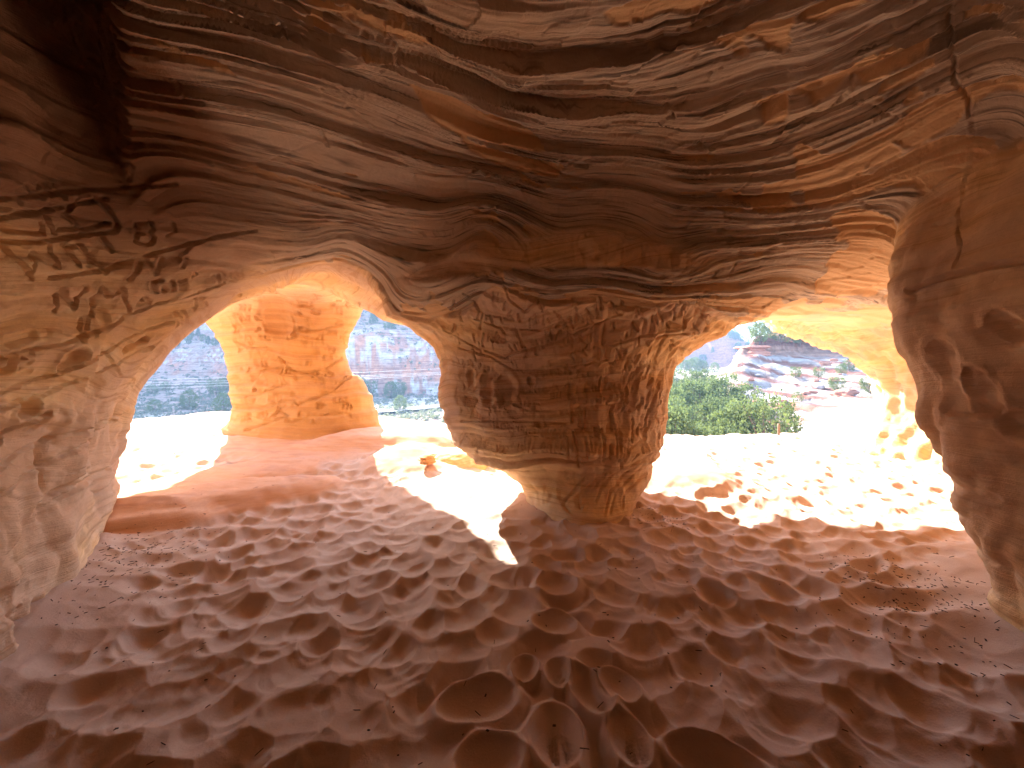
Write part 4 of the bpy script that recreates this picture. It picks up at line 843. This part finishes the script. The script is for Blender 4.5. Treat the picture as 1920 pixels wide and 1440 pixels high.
put(1590, 42, (1.7, 1.3, .75), 3, M_red, 'biggest red boulder with a dark shadow on the white slope', .1, .2)
put(1512, 26, (1.6, 1.3, .9), 5, M_grey, 'large grey boulder with a hump beyond the sand edge', .1, .3, .2); put(1540, 25, (1.1, 1.0, .6), 6, M_grey, 'lower grey boulder right of the humped one', .1, 0, .2)
[put(rt.uniform(1375, 1620), rt.uniform(42, 62), (rt.uniform(.4, 1.1), rt.uniform(.4, .8), rt.uniform(.2, .5)), 30 + i_, M_red if i_ % 3 else M_grey, 'loose rock among many small ones scattered on the white slope', .3, rt.uniform(0, 3)) for i_ in range(18)]
put(1522, 46, (.9, .6, .35), 7, M_red, 'flat red rock in the middle of the white slope', .1); put(1468, 44, (1.0, .5, .3), 8, M_red, 'small red rock low on the left of the white slope', .1, .5)
put(1563, 50, (1.0, .6, .5), 9, M_red, 'wedge of dark red rock above the biggest boulder', .1); put(1548, 60, (1.2, .6, .6), 10, M_red, 'short red block standing high on the white slope', 0); put(1564, 60, (1.3, .5, .35), 12, M_red, 'long red rod of rock lying beside the short red block', 0, .3, .6)
# red layered knob on the left end of the cap
kx, ky, kz = at_px(1410, 67)
for i in range(1):
    n = 40; rows = 26; V = []; 
    for j in range(rows):
        t = j / (rows - 1); zz_ = t * 3.4; prof_ = 1.0 + .14 * math.tanh(3 * math.sin(zz_ * 4.3)) + .10 * math.sin(zz_ * 9)
        for a in range(n):
            an = 2 * math.pi * a / n; ex = abs(math.cos(an)) ** .6 * math.copysign(1, math.cos(an)); ey = abs(math.sin(an)) ** .6 * math.copysign(1, math.sin(an))
            f = prof_ * (1 + .10 * math.sin(an * 5 + j * .3)) * (1 if j < rows - 1 else .02); V.append((ex * 1.9 * f, ey * 2.2 * f, zz_ - .8))
    Q = [(j * n + a, j * n + (a + 1) % n, (j + 1) * n + (a + 1) % n, (j + 1) * n + a) for j in range(rows - 1) for a in range(n)]
    o = mk_mesh('rock_butte', np.array(V), np.array(Q), M_red); o.location = (kx, ky, zz(676, 67)); tag(o, 'squarish knob of red layered rock at the left end of the hill cap', 'rock')
# fallen block in the sun by the centre pillar
bx0, by0 = (800 - 960) / F0 * 4.75, 4.75
boulder('rock_fragment', (bx0, by0, .22), (.10, .09, .05), 21, M_rock2 if 'M_rock2' in globals() else plain('orange_rock', (.60, .33, .15), .95, .02, 14), 'small orange rock lump poking out of the sunlit sand left of the central pillar', rz=.8)

# ------------------------------------------------------------------ road, car, wires, post
def strip(name, pts, w, mat, dz=.25):
    V, Q = [], []
    for i, p in enumerate(pts):
        a = Vector(pts[max(i - 1, 0)][:2]); b = Vector(pts[min(i + 1, len(pts) - 1)][:2]); t = (b - a).normalized(); nrm = Vector((-t.y, t.x)) * w / 2
        V += [(p[0] + nrm.x, p[1] + nrm.y, p[2] + dz), (p[0] - nrm.x, p[1] - nrm.y, p[2] + dz)]
    for i in range(len(pts) - 1): Q.append((2 * i, 2 * i + 1, 2 * i + 3, 2 * i + 2))
    return mk_mesh(name, np.array(V), np.array(Q), mat)
M_asph = plain('asphalt', (.09, .09, .095), .85, .01, 20)
rp = []
for i in range(30):
    t = i / 29; px = 700 + t * 330; d = 84 + 24 * t ** 1.2; x0 = (px - 960) / F0 * d; rp.append((x0, d, -8.35 + t * .9))
zs_ = [max(tz1(p[0], p[1]), tz1(p[0], p[1] - 3), tz1(p[0], p[1] + 3)) for p in rp]
zs_ = np.convolve(np.pad(zs_, 3, mode='edge'), np.ones(7) / 7, 'valid')
rp = [(p[0], p[1], float(zq)) for p, zq in zip(rp, zs_)]
o = strip('road', rp, 7.0, M_asph, .35); tag(o, kind='structure')
M_line = plain('road_paint', (.75, .72, .6), .7); ln_ = strip('edge_line', [(p[0], p[1] - 2.9, p[2]) for p in rp], .25, M_line, .36); ln_.parent = o
def boxv(x0, x1, y0, y1, z0, z1, top=None):
    t = top or 0; return [(x0, y0, z0), (x1, y0, z0), (x1, y1, z0), (x0, y1, z0), (x0 + t, y0 + t * .3, z1), (x1 - t, y0 + t * .3, z1), (x1 - t, y1 - t * .3, z1), (x0 + t, y1 - t * .3, z1)], [(0, 3, 2, 1), (4, 5, 6, 7), (0, 1, 5, 4), (1, 2, 6, 5), (2, 3, 7, 6), (3, 0, 4, 7)]
i_ = 14; cp = rp[i_]; car = bpy.data.objects.new('parked_car', None); scene.collection.objects.link(car); car.location = (cp[0], cp[1] - .5, cp[2] + .37); car.rotation_euler = (0, 0, math.atan2(rp[i_ + 1][1] - rp[i_][1], rp[i_ + 1][0] - rp[i_][0]))
tag(car, 'tiny dark car on the valley road, seen beside the central pillar', 'car')
def chassis(parts, name, mat, bev=.06):
    V, Q = join(parts); o = mk_mesh(name, V, Q, mat, smooth=False); md = o.modifiers.new('bevel', 'BEVEL'); md.width = bev; md.segments = 2; return o
M_car = plain('car_paint', (.05, .055, .07), .3); M_glass = plain('car_glass', (.04, .05, .06), .1); M_tyre = plain('tyre', (.03, .03, .03), .8)
ob = chassis([boxv(-2.2, 2.2, -.9, .9, .35, .95, .05), boxv(-1.2, 1.0, -.8, .8, .93, 1.15, .1)], 'body', M_car); ob.parent = car
og = chassis([boxv(-1.1, .9, -.78, .78, 1.12, 1.5, .3)], 'windows', M_glass, .03); og.parent = car; orf = chassis([boxv(-.8, .6, -.7, .7, 1.49, 1.56, .05)], 'roof', M_car, .02); orf.parent = car
for sx in (-1.4, 1.4):
    for sy in (-.88, .88):
        wv, wq = tube([(0, -.11, 0), (0, -.1, 0), (0, .1, 0), (0, .11, 0)], [.05, .34, .34, .05], 16); w_ = mk_mesh('wheel', np.array(wv), np.array(wq), M_tyre); w_.location = (sx, sy, .34); w_.parent = car
HAZE = .0008
M_wire = plain('aluminium_wire', (.7, .7, .68), .35); M_wood = plain('weathered_wood', (.20, .14, .10), .9, .02, 9)
wires = [(713, 708), (718.5, 714), (723.5, 718), (730, 723)]
names = ['topmost of the four pale power wires crossing the left opening', 'second wire from the top across the left opening', 'third wire from the top across the left opening', 'lowest of the four pale wires crossing the left opening']
def wire_z(k, t): 
    a, b = wires[k]; d = 44.0; sl = (b - a) / 210.0; px = -500 + t * 1600; return zz(a + sl * (px - 220) if px < 900 else a + sl * 680, d) - 0 + 1.1 * (2 * t - 1) ** 2 - 1.1 * (2 * .45 - 1) ** 2 * 1
for k in range(4):
    P = [((-500 + t * 1600 - 960) / F0 * 44.0, 44.0 + k * .35, wire_z(k, t)) for t in np.linspace(0, 1, 41)]
    Vw, Qw = tube(P, [.010] * len(P), 6); tag(mk_mesh('power_wire', np.array(Vw), np.array(Qw), M_wire), names[k], 'power wire')
for t, lb in ((0, 'wooden power pole far left behind the rock, holding the wires'), (1, 'wooden power pole behind the central pillar, holding the wires')):
    px_ = -500 + t * 1600; x0 = (px_ - 960) / F0 * 44.0; zt = wire_z(0, t) + .5; e = bpy.data.objects.new('power_pole', None); scene.collection.objects.link(e); e.location = (x0, 44.6, -8.5); tag(e, lb, 'power pole')
    Vp, Qp = tube([(0, 0, -.5), (0, 0, zt + 8.5)], [.16, .11], 12); a_ = mk_mesh('pole', np.array(Vp), np.array(Qp), M_wood); a_.parent = e
    Vp, Qp = join([boxv(-.06, .06, -1, 1, zt + 8.0, zt + 8.15)]); c_ = mk_mesh('crossarm', Vp, Qp, M_wood, smooth=False); c_.parent = e
pz = at_px(1460, 7.9); e = bpy.data.objects.new('wooden_post', None)
Vp, Qp = tube([(0, 0, -.1), (0, 0, .0), (.004, 0, .14), (0, .004, .205), (0, .004, .21)], [.024, .024, .023, .022, .003], 10); o = mk_mesh('wooden_post', np.array(Vp), np.array(Qp), M_wood); o.location = pz; tag(o, 'short wooden stake at the far edge of the sunlit sand', 'post')

# ------------------------------------------------------------------ twigs and dead leaves on the sand
rnd = np.random.RandomState(4); L = []
def zone(n, cx, cy_, sx, sy):
    for _ in range(n): L.append((rnd.normal(cx, sx), rnd.normal(cy_, sy)))
for _ in range(330): d = 1.1 + 4.2 * rnd.rand() ** 1.5; L.append(((rnd.uniform(180, 1860) - 960) / F0 * d, d))
zone(260, -2.75, 2.75, .22, .3); zone(120, -2.5, 2.2, .25, .35); zone(240, 2.45, 2.35, .2, .2); zone(80, 2.2, 1.9, .3, .3); zone(90, 1.35, 3.5, .2, .12)
L = np.array(L); g = glook(L[:, 0], L[:, 1]); L = L[(g[:, 2] > .02) & (g[:, 3] > .02)]
lz = ground_base(L[:, 0], L[:, 1]) + ground_detail(L[:, 0], L[:, 1])[0]
V, Q = [], []
for (lx, ly), l0 in zip(L, lz):
    an = rnd.uniform(0, math.pi); tw = rnd.rand() < .4; ln = rnd.uniform(.006, .018) if tw else rnd.uniform(.003, .007); wd = .0012 if tw else ln * rnd.uniform(.3, .7); hh = .0022; c, s = math.cos(an), math.sin(an); i0 = len(V); til = rnd.uniform(-.3, .3)
    for zt in (0, 1):
        for a, b in ((-1, -1), (1, -1), (1, 1), (-1, 1)):
            u, w = a * ln * (1 - .15 * zt), b * wd * (1 - .3 * zt); V.append((lx + u * c - w * s, ly + u * s + w * c, l0 + .0015 + zt * hh + u * til + (.004 if abs(til) > .2 else 0)))
    Q += [tuple(i0 + k for k in f) for f in ((0, 3, 2, 1), (4, 5, 6, 7), (0, 1, 5, 4), (1, 2, 6, 5), (2, 3, 7, 6), (3, 0, 4, 7))]
tag(mk_mesh('leaf_litter', np.array(V), np.array(Q), plain('dead_leaf', (.07, .045, .035), .9), smooth=False), 'dark twigs and dead leaf bits scattered over the sand', 'litter', None, 'stuff')

# ------------------------------------------------------------------ the air
hm = bpy.data.materials.new('haze_air'); hm.use_nodes = True; hn = hm.node_tree; hn.nodes.clear()
pv = hn.nodes.new('ShaderNodeVolumePrincipled'); pv.inputs['Color'].default_value = (.42, .66, 1.0, 1); pv.inputs['Density'].default_value = HAZE; pv.inputs['Anisotropy'].default_value = .2
ho = hn.nodes.new('ShaderNodeOutputMaterial'); hn.links.new(pv.outputs[0], ho.inputs['Volume'])
hv, hq = boxv(-900, 900, -30, 900, -14, 182); o = mk_mesh('haze', np.array(hv, float), np.array(hq), hm, smooth=False); tag(o, 'thin blue haze in the canyon air', 'haze', None, 'stuff')
log('done')
